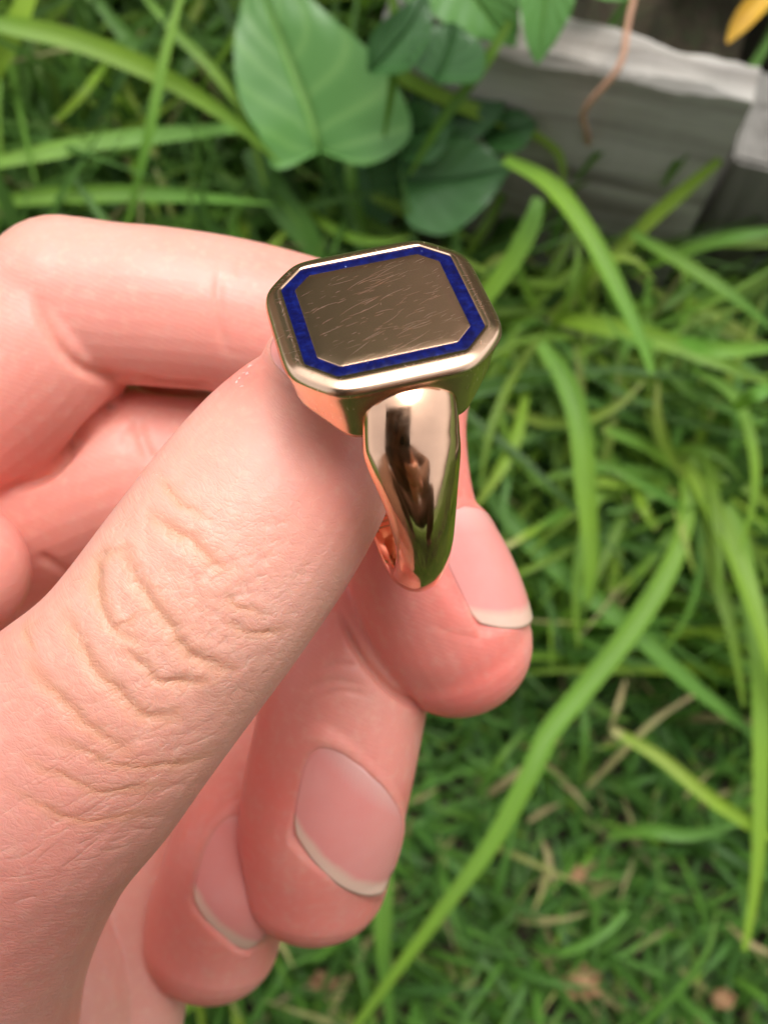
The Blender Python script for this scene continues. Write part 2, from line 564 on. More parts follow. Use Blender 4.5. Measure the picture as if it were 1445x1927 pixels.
def ribbon(path, width, fold=0.22, twist=0.0, side=None):
    """a leaf blade: five points across, folded along the midrib; path (n,3) and width (n) in metres"""
    n = len(path)
    T = np.gradient(path, axis=0); T /= np.linalg.norm(T, axis=1)[:, None] + 1e-12
    if side is None: side = np.array([0, -0.31, 0.95])
    S = np.cross(T, side); S /= np.linalg.norm(S, axis=1)[:, None] + 1e-9
    N = np.cross(S, T)
    a = np.linspace(0, twist, n)[:, None]
    S, N = S * np.cos(a) + N * np.sin(a), N * np.cos(a) - S * np.sin(a)
    V, vein = [], []
    for k, (u, h) in enumerate(((-1, 1.0), (-0.5, 0.35), (0, 0), (0.5, 0.35), (1, 1.0))):
        V.append(path + S * (width * 0.5 * u)[:, None] + N * (width * 0.5 * h * fold)[:, None]); vein.append(np.full(n, u))
    V = np.stack(V, 1).reshape(-1, 3)
    return V, np.array(grid_faces(n, 5)), np.stack(vein, 1).ravel()


def wprof(t, wm, blunt=0.0, thin0=0.55):
    base = thin0 + (1 - thin0) * np.clip(t / 0.25, 0, 1)
    tip = np.clip((1 - t) / 0.45, 0, 1) ** 0.75
    return wm * base * (tip * (1 - blunt) + blunt)


# blades traced where they lie: ((px, py) ..., distance mm at start, at end, width px, tone, lightness, blunt tip)
LEFT, MID, RIGHT, LOW = 'l', 'm', 'r', 'b'
HERO = [
 (LEFT, [(-60, 300), (-20, 150), (22, 68), (75, -60)], 262, 240, 52, .50, 1.45, .5),
 (LEFT, [(-40, 40), (30, 50), (150, 78), (300, 140), (440, 228), (530, 310)], 238, 262, 40, .42, 1.25, 0),
 (LEFT, [(-40, 312), (60, 292), (180, 268), (320, 252), (450, 240), (520, 230)], 246, 268, 34, .33, 1.5, 0),
 (LEFT, [(-40, 385), (100, 370), (240, 366), (380, 372), (520, 384)], 252, 270, 34, .33, 1.35, 0),
 (LEFT, [(350, -40), (312, 100), (285, 230), (262, 330), (238, 430)], 240, 252, 20, .36, 1.35, .3),
 (LEFT, [(205, 110), (160, 172), (103, 228)], 262, 256, 17, .50, 1.3, .7),
 (LEFT, [(255, -30), (330, 60), (400, 130), (460, 220), (500, 350)], 262, 268, 20, .40, 1.2, .2),
 (LEFT, [(486, -10), (440, 70), (375, 170)], 262, 275, 15, .38, 1.2, .2),
 (LEFT, [(10, 90), (-2, 200), (4, 330), (-4, 440)], 250, 255, 9, .35, 1.3, .3),
 (LEFT, [(150, -40), (230, 60), (300, 130), (380, 190), (470, 250)], 268, 285, 26, .30, 1.0, .2),
 (LEFT, [(100, -40), (90, 50), (120, 150), (180, 250)], 290, 300, 18, .25, .8, .2),
 (LEFT, [(470, 280), (520, 370), (580, 450), (620, 540)], 282, 290, 56, .12, 1.2, .2),
 (LEFT, [(655, 270), (662, 350), (682, 430), (705, 500)], 292, 300, 24, .35, 1.1, .2),
 (LEFT, [(-30, 275), (90, 268), (230, 262)], 275, 280, 22, .3, .95, .1),
 (LEFT, [(20, 180), (70, 260), (140, 350), (180, 440)], 300, 302, 22, .25, .75, .2),
 (LEFT, [(420, 20), (350, 130), (240, 240), (170, 300)], 300, 292, 26, .22, .8, .2),
 (LEFT, [(120, 440), (200, 350), (270, 300), (370, 260)], 306, 300, 24, .25, .8, .2),
 (LEFT, [(540, 520), (500, 400), (420, 330), (330, 300)], 300, 292, 20, .3, .85, .1),
 (MID, [(768, -40), (790, 50), (805, 120), (822, 205)], 268, 275, 27, .56, 1.25, .8),
 (MID, [(700, 80), (740, 130), (800, 168), (900, 212), (1000, 247), (1050, 290), (1062, 350)], 262, 280, 30, .46, 1.25, .2),
 (MID, [(990, 240), (1050, 240), (1110, 268), (1180, 310), (1215, 350)], 282, 290, 22, .50, 1.15, .1),
 (MID, [(950, 300), (1030, 345), (1095, 425), (1150, 525), (1195, 620), (1226, 702)], 258, 240, 37, .36, 1.5, .35),
 (MID, [(1012, 372), (1000, 420), (970, 480), (910, 565), (860, 640)], 262, 276, 36, .35, 1.45, .5),
 (MID, [(1072, 236), (1075, 300), (1062, 390), (1030, 480)], 285, 300, 20, .25, .8, .6),
 (MID, [(1245, 130), (1195, 200), (1140, 270), (1080, 340)], 262, 280, 16, .25, .8, .4),
 (MID, [(1275, 278), (1200, 295), (1120, 325), (1050, 370), (990, 440)], 275, 300, 22, .34, .9, .5),
 (MID, [(1355, 300), (1290, 355), (1210, 425), (1120, 520), (1020, 620), (960, 740)], 262, 300, 27, .56, 1.1, .4),
 (MID, [(960, 40), (905, 130), (830, 230), (770, 330)], 234, 262, 22, .35, .85, .2),
 (MID, [(735, -30), (745, 60), (738, 160), (722, 260)], 234, 262, 20, .35, .8, .2),
 (MID, [(1000, 130), (930, 190), (860, 280), (820, 380)], 262, 285, 18, .3, .8, .2),
 (MID, [(700, 370), (800, 410), (890, 450)], 288, 292, 26, .5, 1.0, .1),
 (MID, [(960, 340), (910, 430), (850, 520)], 300, 305, 18, .42, 1.0, .2),
 (MID, [(1100, 380), (1060, 470), (990, 600), (960, 700)], 296, 306, 22, .42, .9, .2),
 (MID, [(1140, 520), (1060, 580), (980, 640), (900, 680)], 300, 305, 24, .42, .85, .2),
 (MID, [(990, 740), (968, 830), (930, 900), (880, 968)], 280, 272, 24, .55, 1.25, .2),
 (MID, [(990, 590), (1000, 690), (985, 780)], 296, 290, 20, .35, .9, .2),
 (MID, [(1040, 600), (1130, 612), (1250, 642), (1350, 682), (1470, 730)], 284, 262, 36, .45, 1.3, .1),
 (MID, [(1018, 645), (1062, 715), (1090, 800), (1102, 920), (1112, 1050), (1104, 1130)], 268, 262, 42, .38, 1.4, .3),
 (MID, [(1460, 60), (1370, 190), (1300, 270), (1245, 350)], 248, 275, 24, .26, .85, .3),
 (MID, [(1470, 432), (1370, 448), (1270, 478), (1180, 520)], 262, 285, 24, .3, 1.1, .2),
 (MID, [(1190, 440), (1290, 500), (1380, 560), (1470, 632)], 270, 262, 28, .32, 1.1, .1),
 (MID, [(1270, 560), (1340, 590), (1440, 650)], 286, 284, 22, .62, 1.1, .2),
 (MID, [(1280, 640), (1350, 658), (1470, 652)], 262, 255, 32, .30, 1.6, .4),
 (MID, [(1380, 770), (1420, 742), (1480, 725)], 258, 252, 30, .28, 1.6, .3),
 (MID, [(940, 560), (1010, 620), (1100, 650), (1210, 655)], 305, 300, 26, .34, .85, .2),
 (MID, [(1390, 520), (1300, 560), (1180, 590), (1080, 610)], 304, 300, 26, .34, .9, .2),
 (RIGHT, [(1300, 690), (1380, 745), (1412, 830), (1418, 930), (1388, 1045)], 268, 262, 23, .40, 1.4, .2),
 (RIGHT, [(1285, 870), (1292, 960), (1262, 1060), (1190, 1180), (1095, 1300), (1035, 1375), (1000, 1450), (930, 1580), (850, 1690), (760, 1810), (650, 1960)], 285, 252, 40, .40, 1.45, .32),
 (RIGHT, [(1285, 870), (1350, 975), (1400, 1090), (1435, 1200), (1475, 1330)], 285, 262, 40, .50, 1.3, .3),
 (RIGHT, [(1298, 890), (1338, 1050), (1375, 1180), (1400, 1330)], 290, 270, 25, .50, 1.15, .2),
 (RIGHT, [(1300, 860), (1380, 980), (1412, 1150), (1430, 1300), (1430, 1500), (1422, 1650), (1400, 1790)], 286, 262, 36, .44, 1.45, .3),
 (RIGHT, [(1290, 860), (1350, 890), (1420, 930), (1480, 990)], 292, 285, 28, .48, .95, .2),
 (RIGHT, [(870, 840), (940, 955), (1050, 1075), (1180, 1180), (1300, 1290), (1400, 1370), (1490, 1460)], 288, 276, 36, .24, 1.15, .2),
 (RIGHT, [(1290, 890), (1230, 850), (1190, 828), (1136, 806)], 290, 270, 20, .38, 1.25, .8),
 (RIGHT, [(1105, 858), (1200, 905), (1290, 958), (1390, 1020)], 278, 290, 19, .30, 1.2, .2),
 (RIGHT, [(1195, 918), (1212, 960), (1236, 994)], 282, 276, 20, .5, 1.0, .8),
 (RIGHT, [(1162, 920), (1160, 1020), (1150, 1116)], 300, 290, 28, .5, 1.0, .7),
 (RIGHT, [(1052, 880), (1050, 970), (1056, 1060)], 302, 296, 22, .42, 1.0, .2),
 (RIGHT, [(1280, 870), (1200, 760), (1120, 680), (1060, 650)], 300, 296, 22, .34, .85, .1),
 (RIGHT, [(1280, 860), (1200, 920), (1140, 1000), (1100, 1100)], 306, 300, 20, .34, .8, .1),
 (RIGHT, [(1060, 1250), (1120, 1330), (1190, 1360)], 312, 310, 20, .3, .85, .1),
 (RIGHT, [(930, 1000), (1000, 1090), (1060, 1190), (1090, 1280)], 306, 304, 18, .22, 1.1, .1),
 (RIGHT, [(1480, 1250), (1400, 1200), (1340, 1100), (1290, 950)], 300, 305, 24, .46, .9, .1),
 (LOW, [(1480, 1590), (1410, 1550), (1330, 1498), (1240, 1425), (1153, 1374)], 268, 274, 26, .55, 1.35, .7),
 (LOW, [(1145, 1572), (1220, 1562), (1300, 1572), (1400, 1548)], 290, 284, 27, .26, 1.45, .2),
 (LOW, [(728, 1560), (722, 1680), (722, 1800), (740, 1960)], 282, 276, 33, .28, 1.3, .3),
 (LOW, [(1105, 1482), (1180, 1405), (1240, 1350), (1315, 1302)], 292, 290, 13, .86, 1.0, .5),
 (LOW, [(1176, 1280), (1162, 1330), (1148, 1376)], 284, 278, 11, .88, 1.0, .5),
 (LOW, [(1098, 1310), (1100, 1400), (1092, 1480)], 292, 296, 17, .32, 1.1, .2),
 (LOW, [(1370, 1740), (1410, 1775), (1480, 1810)], 286, 282, 11, .9, 1.1, .4),
 (LOW, [(1180, 1715), (1120, 1765), (1050, 1792), (1000, 1780)], 292, 296, 19, .25, 1.35, .2),
 (LOW, [(1190, 1950), (1270, 1870), (1330, 1790), (1350, 1710)], 292, 290, 14, .3, 1.2, .2),
 (LOW, [(900, 1500), (940, 1430), (990, 1370)], 300, 298, 16, .3, 1.1, .2),
]


def fill_blades():
    """thinner arching blades of the same tufts, standing just under the traced ones"""
    r = np.random.RandomState(91); out = []
    for k, (rx, ry), n, rad in ((RIGHT, (1290, 880), 26, 60), (MID, (1020, 610), 24, 90), (MID, (1180, 560), 16, 120), (RIGHT, (1120, 900), 16, 140), (MID, (930, 760), 12, 60),
                                (LEFT, (480, 330), 18, 90), (LEFT, (180, 260), 20, 150), (LEFT, (20, 120), 14, 120)):
        for q in range(n):
            x, y = rx + r.normal(0, rad * .6), ry + r.normal(0, rad * .5)
            h = r.uniform(0, 2 * math.pi); L_ = r.uniform(170, 400); tr = r.normal(0, .9)
            pts = [(x, y)]
            for j in range(4):
                h2 = h + tr * j / 3; x, y = x + math.cos(h2) * L_ / 4, y + math.sin(h2) * L_ / 4; pts.append((x, y))
            if k != LEFT and any((py_ < 400 and px_ > 880) or py_ > 1290 or (px_ < 840 and py_ < 420) for px_, py_ in pts): continue
            if k == LEFT and any(400 < px_ < 790 and py_ < 330 for px_, py_ in pts): continue
            d0 = r.uniform(284, 300)
            out.append((k, pts, d0, d0 - r.uniform(0, 22), r.uniform(13, 22), float(np.clip(r.normal(.42, .12), .15, .62)), r.uniform(.75, 1.35), .15))
    return out


def build_hero_grass():
    info = {
        LEFT: ('grass_tuft', 'tuft of long arching grass above the hand, left of the heart-shaped leaf', 'grass tuft', (300, 320)),
        MID: ('grass_tuft', 'tuft of long bright grass growing right against the grey timber board', 'grass tuft', (1050, 560)),
        RIGHT: ('grass_tuft', 'broad bright grass blades fanning down the right edge and across the short lawn', 'grass tuft', (1290, 870)),
        LOW: ('grass_tuft', 'few stray pale and dry blades lying on the short lawn below the fingertips', 'grass tuft', (1200, 1500)),
    }
    roots = {}
    for k, (n, lb, ct, (x, y)) in info.items():
        p = on_plane(x, y, 0.0)
        roots[k] = empty(n, p, lb, ct, 'grass tufts around the hand')
    for (k, pts, d0, d1, wpx, tone, light, blunt) in HERO + fill_blades():
        light *= 1.22; tone = min(1, tone + .07)
        n = len(pts)
        pp = np.array([[x, y, d0 + (d1 - d0) * i / (n - 1) - 5 * math.sin(math.pi * i / (n - 1))] for i, (x, y) in enumerate(pts)])
        cc = catmull(pp, max(14, 6 * n))
        W = np.array([P(*q) for q in cc])
        t = np.linspace(0, 1, len(cc))
        width = wprof(t, wpx, blunt) * cc[:, 2] / F * MM
        V, Fc, vein = ribbon(W, width, fold=random.uniform(.15, .5), twist=random.uniform(-.5, .5))
        tn = np.stack([np.full(len(V), tone), np.full(len(V), light), np.repeat(t, 5)], 1)
        tn[:, 0] += 0.05 * np.sin(np.repeat(t, 5) * 5 + d0)
        if blunt >= .5:
            tn[:, 0] = np.where(tn[:, 2] > .965, .85, tn[:, 0])
        mesh_obj('blade', V, Fc, M_BLADE, parent=roots[k], attrs={'tone': tn, 'vein': vein})


build_hero_grass()


def bulk_blades(name, label, cat, roots, length, width, tone, light, lean, curl, seed, nseg=7, heading=None, cull=None):
    """many thin folded blades as one piece of ground cover"""
    r = np.random.RandomState(seed)
    N = len(roots)
    t = np.linspace(0, 1, nseg)
    az = r.uniform(0, 2 * np.pi, N) if heading is None else heading
    el0 = np.radians(r.uniform(lean[0], lean[1], N))
    cu = r.uniform(curl[0], curl[1], N)
    turn = r.normal(0, .5, N)
    el = el0[:, None] - cu[:, None] * t[None] ** 1.2
    azt = az[:, None] + turn[:, None] * t[None]
    step = (length / (nseg - 1))[:, None]
    dx = np.cos(el) * np.cos(azt) * step; dy = np.cos(el) * np.sin(azt) * step; dz = np.sin(el) * step
    X = np.cumsum(np.concatenate([roots[:, :1], dx[:, :-1]], 1), 1)
    Y = np.cumsum(np.concatenate([roots[:, 1:2], dy[:, :-1]], 1), 1)
    Z = np.cumsum(np.concatenate([roots[:, 2:3], dz[:, :-1]], 1), 1)
    low = roots[:, 2:3] - 0.002 + 0.004 * r.rand(N, 1) + 0.006 * t[None]
    Z = np.maximum(Z, low)
    Pth = np.stack([X, Y, Z], -1)
    if cull is not None:
        k_ = ~cull(Pth, r)
        Pth, azt, turn, roots, width, tone, light = Pth[k_], azt[k_], turn[k_], roots[k_], width[k_], tone[k_], light[k_]
        N = len(Pth)
    sx, sy = -np.sin(azt + turn[:, None] * .6), np.cos(azt + turn[:, None] * .6)
    tilt = r.normal(0, .35, N)[:, None]
    S = np.stack([sx * np.cos(tilt), sy * np.cos(tilt), np.sin(tilt) * np.ones_like(sx)], -1)
    wp = (0.6 + 0.4 * np.clip(t / .25, 0, 1)) * np.clip((1 - t) / .5, 0.04, 1) ** .8
    half = (width[:, None] * wp[None] * .5)[..., None]
    up = np.array([0, 0, 1.0])
    L_ = Pth - S * half + up * half * .35
    R_ = Pth + S * half + up * half * .35
    V = np.stack([L_, Pth, R_], 2).reshape(-1, 3)
    base = np.arange(N)[:, None] * (nseg * 3)
    q = np.array(grid_faces(nseg, 3))
    Fc = (base[:, :, None] + q[None]).reshape(-1, 4)
    tn = np.zeros((N, nseg, 3, 3))
    tn[..., 0] = tone[:, None, None]; tn[..., 1] = light[:, None, None]; tn[..., 2] = t[None, :, None]
    brown = (r.rand(N) < .15)[:, None, None] & (t[None, :, None] > .82)
    tn[..., 0] = np.where(brown, .88, tn[..., 0])
    vein = np.tile(np.array([-1., 0, 1.]), N * nseg)
    o = mesh_obj(name, V, Fc, M_BLADE, attrs={'tone': tn.reshape(-1, 3), 'vein': vein})
    return tag(o, label, cat, None, 'stuff')


def ground_roots(n, x0, x1, y0, y1, seed, keep=None):
    r = np.random.RandomState(seed)
    p = np.stack([r.uniform(x0, x1, n), r.uniform(y0, y1, n)], 1)
    if keep is not None: p = p[keep(p, r)]
    return np.column_stack([p, bumpy(p[:, 0], p[:, 1]) - .001])


A2, B2, EX, EY, BH = BED


def cull_long(Pth, r):
    """blades that stray over the mown lawn, stand proud of the traced ones or veil the big leaf and the boards"""
    x, y, D = w2px(Pth)
    bad = (y > 1320) & (x > 560) & (x < 1500)
    bad |= (D < 266) & (y > -50) & (x > 780) & (x < 1500)
    bad |= (D < 240) & (x >= 435) & (x <= 780)
    bad |= (D < 238) & (x > -50) & (x < 440)
    bad |= (D < 276) & (((x - 605) / 178) ** 2 + ((y - 120) / 195) ** 2 < 1)
    bad |= (D < 300) & (((x - 865) / 85) ** 2 + ((y - 300) / 130) ** 2 < 1)
    out = bad.any(1)
    veil = ((x > 900) & (x < 1470) & (y > -40) & (y < 350 + .08 * (x - 900))).any(1)
    return out | (veil & (r.rand(len(out)) < .80))
PERP = np.array([EY[0], EY[1]])


def bed_dist(p):                  # signed distance in front (-) of the bed's front face
    d = (p[:, :2] - np.array([B2[0], B2[1]])) @ PERP
    al = (p[:, :2] - np.array([B2[0], B2[1]])) @ np.array([EX[0], EX[1]])
    return np.where(al < -.092, -.02, d)


def tallness(p):                  # where the long grass stands: towards the boards and the left
    e = p[:, 1] - (0.015 - 0.25 * np.clip(-p[:, 0], 0, .3) + 0.02 * np.sin(p[:, 0] * 40))
    return np.clip(e / 0.05 + .5, 0, 1)


def keep_lawn(p, r):
    return (bed_dist(p) < -0.004)


def keep_tall(p, r):
    return (bed_dist(p) < -0.004) & (r.rand(len(p)) < tallness(p)) 


rt = ground_roots(26000, -.38, .38, -.26, .36, 3, keep_lawn)
N = len(rt); r = np.random.RandomState(5)
tone = np.clip(r.normal(.17, .11, N), 0, .6); dry = r.rand(N) < .05; tone[dry] = r.uniform(.75, 1, dry.sum())
bulk_blades('lawn_grass', 'short mown lawn grass below the hand', 'grass', rt, r.uniform(.018, .045, N), r.uniform(.0016, .0032, N), tone,
            r.uniform(.8, 2.0, N), (10, 75), (.2, 1.6), 21, 6)
rt = ground_roots(26000, -.42, .42, -.10, .42, 4, keep_tall)
N = len(rt); r = np.random.RandomState(6)
tone = np.clip(r.normal(.43, .13, N), 0, .64)
bulk_blades('long_grass', 'dense long grass behind the hand up to the boards', 'grass', rt, r.uniform(.05, .13, N), r.uniform(.0022, .0044, N), tone,
            r.uniform(.7, 2.4, N), (30, 80), (.6, 2.4), 22, 9, cull=cull_long)
rt = ground_roots(9000, -.38, .07, .02, .34, 41, lambda p, r: (bed_dist(p) < -0.004) & (bed_dist(p) > -.10) & (r.rand(len(p)) < np.where(bed_dist(p) > -.04, 1, .55)))
N = len(rt); r = np.random.RandomState(42)
bulk_blades('tall_grass', 'tallest grass hiding the left part of the boards', 'grass', rt, r.uniform(.08, .21, N), r.uniform(.0034, .006, N), np.clip(r.normal(.3, .12, N), 0, .62),
            r.uniform(.4, 1.05, N), (55, 88), (.3, 1.7), 43, 10, cull=cull_long)
# lawn further out
rt = ground_roots(16000, -1.5, 1.5, -1.4, .5, 9, lambda p, r: (bed_dist(p) < -0.004) & ((np.abs(p[:, 0]) > .34) | (p[:, 1] < -.24)))
N = len(rt); r = np.random.RandomState(8)
bulk_blades('outer_lawn_grass', 'lawn grass continuing around', 'grass', rt, r.uniform(.04, .09, N), r.uniform(.004, .009, N), np.clip(r.normal(.25, .1, N), 0, .6),
            r.uniform(.7, 1.3, N), (30, 80), (.3, 1.6), 23, 4)
# dry clippings in the lawn
rt = ground_roots(1500, -.30, .30, -.24, .12, 12, keep_lawn); rt[:, 2] += RNG.uniform(.001, .014, len(rt))
N = len(rt)
bulk_blades('dry_clippings', 'tan dry clippings scattered in the lawn', 'clippings', rt, RNG.uniform(.004, .018, N), RNG.uniform(.0008, .0022, N),
            RNG.uniform(.8, 1, N), RNG.uniform(.5, 1.4, N), (-10, 25), (-.4, .6), 25, 4)


# ------------------------------------------------------------------ broad leaves
def leaf_mesh(outline, mid, D0, D1, cup=3.0, nx=52, ny=44, curl=0.0):
    """leaf traced by its two edges: outline = (left edge points, right edge points) from base to tip, mid = midrib points"""
    Ls, Rs, Ms = catmull(outline[0], ny), catmull(outline[1], ny), catmull(mid, ny)
    V, vein = [], []
    for i in range(ny):
        t = i / (ny - 1)
        D = D0 + (D1 - D0) * t
        for j in range(nx):
            u = -1 + 2 * j / (nx - 1)
            q = Ms[i] * (1 - abs(u)) + (Ls[i] if u < 0 else Rs[i]) * abs(u)
            side = (t * 5.5 - abs(u) ** .8 * 2.2)
            vline = math.exp(-((side - round(side)) / .10) ** 2) * (0.42 if 0 < abs(u) < .95 else 0)
            vmid = math.exp(-(u / .05) ** 2)
            dz = -cup * (abs(u) ** 1.5) * math.sin(math.pi * min(1, t + .15)) + 1.1 * math.sin(side * 2 * math.pi) * abs(u) * .16 + 1.2 * vmid + curl * t * t
            V.append(P(q[0], q[1], D + dz)); vein.append(max(vmid, vline))
    return np.array(V), np.array(grid_faces(ny, nx)), np.array(vein)


def stem_mesh(pts, rad_mm, k=8, n=20):
    cc = catmull(pts, n); W = np.array([P(*q) for q in cc])
    T = np.gradient(W, axis=0); T /= np.linalg.norm(T, axis=1)[:, None]
    S = np.cross(T, [0.1, .9, .3]); S /= np.linalg.norm(S, axis=1)[:, None]; Nn = np.cross(S, T)
    V = [W + (S * math.cos(a) + Nn * math.sin(a)) * rad_mm * MM for a in np.linspace(0, 2 * np.pi, k, endpoint=False)]
    V = np.stack(V, 1).reshape(-1, 3)
    return V, np.array(grid_faces(n, k, wrap_v=True))


def build_leaves():
    r1 = empty('broadleaf_plant', on_plane(640, 330), 'plant with one big heart-shaped pale green leaf behind the ring', 'plant')
    V, Fc, ve = leaf_mesh(([(598, 288), (520, 318), (492, 262), (452, 190), (440, 110), (446, 40), (470, -60)],
                           [(604, 286), (690, 310), (768, 262), (762, 190), (700, 100), (600, 10), (500, -80)]),
                          [(600, 282), (596, 262), (578, 205), (552, 140), (530, 80), (508, 20), (480, -80)], 268, 258, 5)
    mesh_obj('leaf', V, Fc, M_LEAF, r1, attrs={'veins': ve})
    V, Fc, ve = leaf_mesh(([(640, 300), (620, 330), (640, 380), (690, 430)], [(700, 290), (770, 300), (775, 350), (720, 440)]),
                          [(680, 290), (690, 330), (700, 380), (705, 440)], 292, 300, 2)
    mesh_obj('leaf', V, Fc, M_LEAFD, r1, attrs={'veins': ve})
    V, Fc = stem_mesh([(600, 285, 270), (615, 330, 285), (650, 400, 310), (680, 460, 340)], 1.2)
    mesh_obj('stem', V, Fc, M_LEAF, r1, attrs={'veins': np.full(len(V), .5)})
    r2 = empty('broadleaf_plant', on_plane(850, 450), 'plant with dark green leaves low in the shade before the board', 'plant')
    for L_, R_, M_ in (
        ([(752, 330), (760, 285), (830, 262), (900, 268), (958, 312)], [(756, 350), (770, 420), (840, 440), (910, 390), (962, 318)], [(750, 340), (800, 342), (860, 340), (910, 330), (962, 315)]),
        ([(800, 250), (770, 190), (790, 110), (850, 75), (900, 90)], [(810, 256), (890, 262), (945, 210), (945, 140), (905, 92)], [(804, 254), (830, 210), (860, 165), (885, 125), (904, 90)]),
        ([(690, 130), (700, 60), (760, 10), (800, -20)], [(700, 140), (770, 130), (812, 60), (806, -20)], [(695, 135), (730, 100), (775, 40), (803, -20)]),
        ([(815, 150), (770, 110), (790, 60), (850, 40)], [(822, 156), (900, 150), (910, 90), (856, 42)], [(818, 153), (835, 120), (848, 80), (853, 41)]),
        ([(900, 250), (930, 215), (975, 205), (1010, 230)], [(904, 256), (930, 285), (980, 280), (1012, 236)], [(902, 253), (935, 248), (975, 242), (1011, 233)]),
        ([(740, 250), (745, 200), (800, 190), (850, 220)], [(745, 262), (760, 300), (820, 300), (856, 230)], [(740, 256), (780, 250), (820, 240), (858, 226)])):
        V, Fc, ve = leaf_mesh((L_, R_), M_, 240 if L_[0] in ((690, 130), (815, 150)) else 272, 236 if L_[0] in ((690, 130), (815, 150)) else 262, 4)
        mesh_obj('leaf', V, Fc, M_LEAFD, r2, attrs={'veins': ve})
    V, Fc = stem_mesh([(756, 340, 272), (760, 380, 290), (780, 430, 320)], 1.2)
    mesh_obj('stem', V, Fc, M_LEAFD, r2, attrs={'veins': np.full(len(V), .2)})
    r3 = empty('overhanging_plant', on_plane(960, -60), 'plant with smooth pale green pointed leaves hanging over the board at the top', 'plant')
    for L_, R_, M_, d in (
        ([(770, -60), (800, 10), (870, 62), (968, 88)], [(960, -60), (972, -20), (978, 40), (970, 90)], [(850, -60), (890, -10), (930, 45), (970, 90)], 240),
        ([(975, -60), (978, 10), (990, 80), (1010, 122)], [(1090, -60), (1078, 10), (1050, 70), (1010, 124)], [(1030, -60), (1025, 0), (1018, 70), (1010, 124)], 232),
        ([(700, -90), (740, -20), (800, 20), (880, 22)], [(780, -140), (840, -90), (875, -30), (882, 18)], [(740, -115), (790, -60), (840, -10), (881, 20)], 243),
        ([(1060, -50), (1090, -20), (1150, 0), (1220, -10)], [(1060, -90), (1120, -80), (1190, -50), (1222, -14)], [(1050, -70), (1110, -50), (1170, -30), (1222, -12)], 240)):
        V, Fc, ve = leaf_mesh((L_, R_), M_, d, d + 6, 3)
        mesh_obj('leaf', V, Fc, M_LEAF, r3, attrs={'veins': ve * .6})
    V, Fc = stem_mesh([(850, -60, 240), (900, -160, 240), (1000, -220, 250), (1060, -300, 260)], 1.3)
    mesh_obj('stem', V, Fc, M_LEAF, r3, attrs={'veins': np.full(len(V), .4)})
    # plants growing inside the bed
    rb = np.random.RandomState(31)
    n = 420
    s = rb.uniform(-.03, .11, n); u = rb.uniform(.075, .40, n)
    pts = B2[None] - EX[None] * s[:, None] + EY[None] * u[:, None]; pts[:, 2] = BH - .035
    tone = np.clip(rb.normal(.3, .15, n), 0, .7)
    bulk_blades('bed_plants', 'leafy green growth filling the raised bed', 'plants', pts, rb.uniform(.03, .09, n), rb.uniform(.004, .012, n), tone,
                rb.uniform(.6, 1.2, n), (20, 80), (.3, 1.6), 26, 8)
    # yellowed leaf in the bed, top right corner
    V, Fc, ve = leaf_mesh(([(1440, -30), (1400, 0), (1375, 40), (1366, 78)], [(1470, -20), (1440, 20), (1405, 55), (1370, 82)]),
                          [(1450, -25), (1420, 10), (1390, 48), (1368, 80)], 232, 236, 1.5, 10, 14)
    s_ = NT('yellow_leaf'); s_.set(Roughness=.5); s_.b.inputs['Base Color'].default_value = (.62, .36, .03, 1)
    n_ = s_.noise(s_.coord(), 150, 3); s_.l(s_.mix(n_, (.70, .42, .03), (.45, .24, .03)), s_.b.inputs['Base Color'])
    o = mesh_obj('yellow_leaf', V, Fc, s_.m, attrs={'veins': ve})
    tag(o, 'small yellowed leaf in the raised bed, top right corner', 'leaf')
    # reddish dry stalk lying over the board
    V, Fc = stem_mesh([(1196, -20, 238), (1180, 50, 238), (1165, 125, 236), (1100, 205, 246), (1104, 250, 262), (1112, 300, 285)], .75)
    s2 = NT('dry_stalk'); s2.l(s2.mix(s2.noise(s2.coord(), 200, 3), (.50, .27, .17), (.36, .20, .12)), s2.b.inputs['Base Color']); s2.set(Roughness=.7)
    o = mesh_obj('dry_stalk', V, Fc, s2.m); tag(o, 'bent reddish dry stalk hanging over the weathered board', 'stalk')
    # crumpled dead leaves in the lawn
    s3 = NT('dead_leaf'); s3.l(s3.mix(s3.noise(s3.coord(), 350, 4), (.40, .24, .12), (.19, .10, .05)), s3.b.inputs['Base Color']); s3.set(Roughness=.9)
    for (x, y, rr, lb) in ((1095, 1850, 7.0, 'crumpled brown dead leaf low in the lawn, largest of the dead leaves'),
                           (1085, 1645, 3.6, 'small curled brown dead leaf in the lawn right of the long blade'),
                           (1360, 1880, 4.2, 'pale crumpled dead leaf near the bottom right corner'),
                           (610, 1850, 5.0, 'brown dead leaf in the grass under the middle fingertip')):
        c = on_plane(x, y, .018)
        rs = np.random.RandomState(int(x))
        nu, nv = 14, 14
        V = []
        for i in range(nu):
            for j in range(nv):
                a, b = (i / (nu - 1) * 2 - 1), (j / (nv - 1) * 2 - 1)
                q = math.sqrt(max(0, 1 - .45 * (a * a + b * b) * .9))
                V.append((c[0] + a * q * rr * MM * (1 + .15 * math.sin(b * 7)), c[1] + b * q * rr * MM * (.8 + .15 * math.sin(a * 9)),
                          c[2] + rr * MM * (.35 * math.sin(a * 4 + x) * math.cos(b * 5) + .12 * rs.randn())))
        o = mesh_obj('dead_leaf', V, grid_faces(nu, nv), s3.m)
        tag(o, lb, 'dead leaf', 'dead leaves in the lawn')


build_leaves()


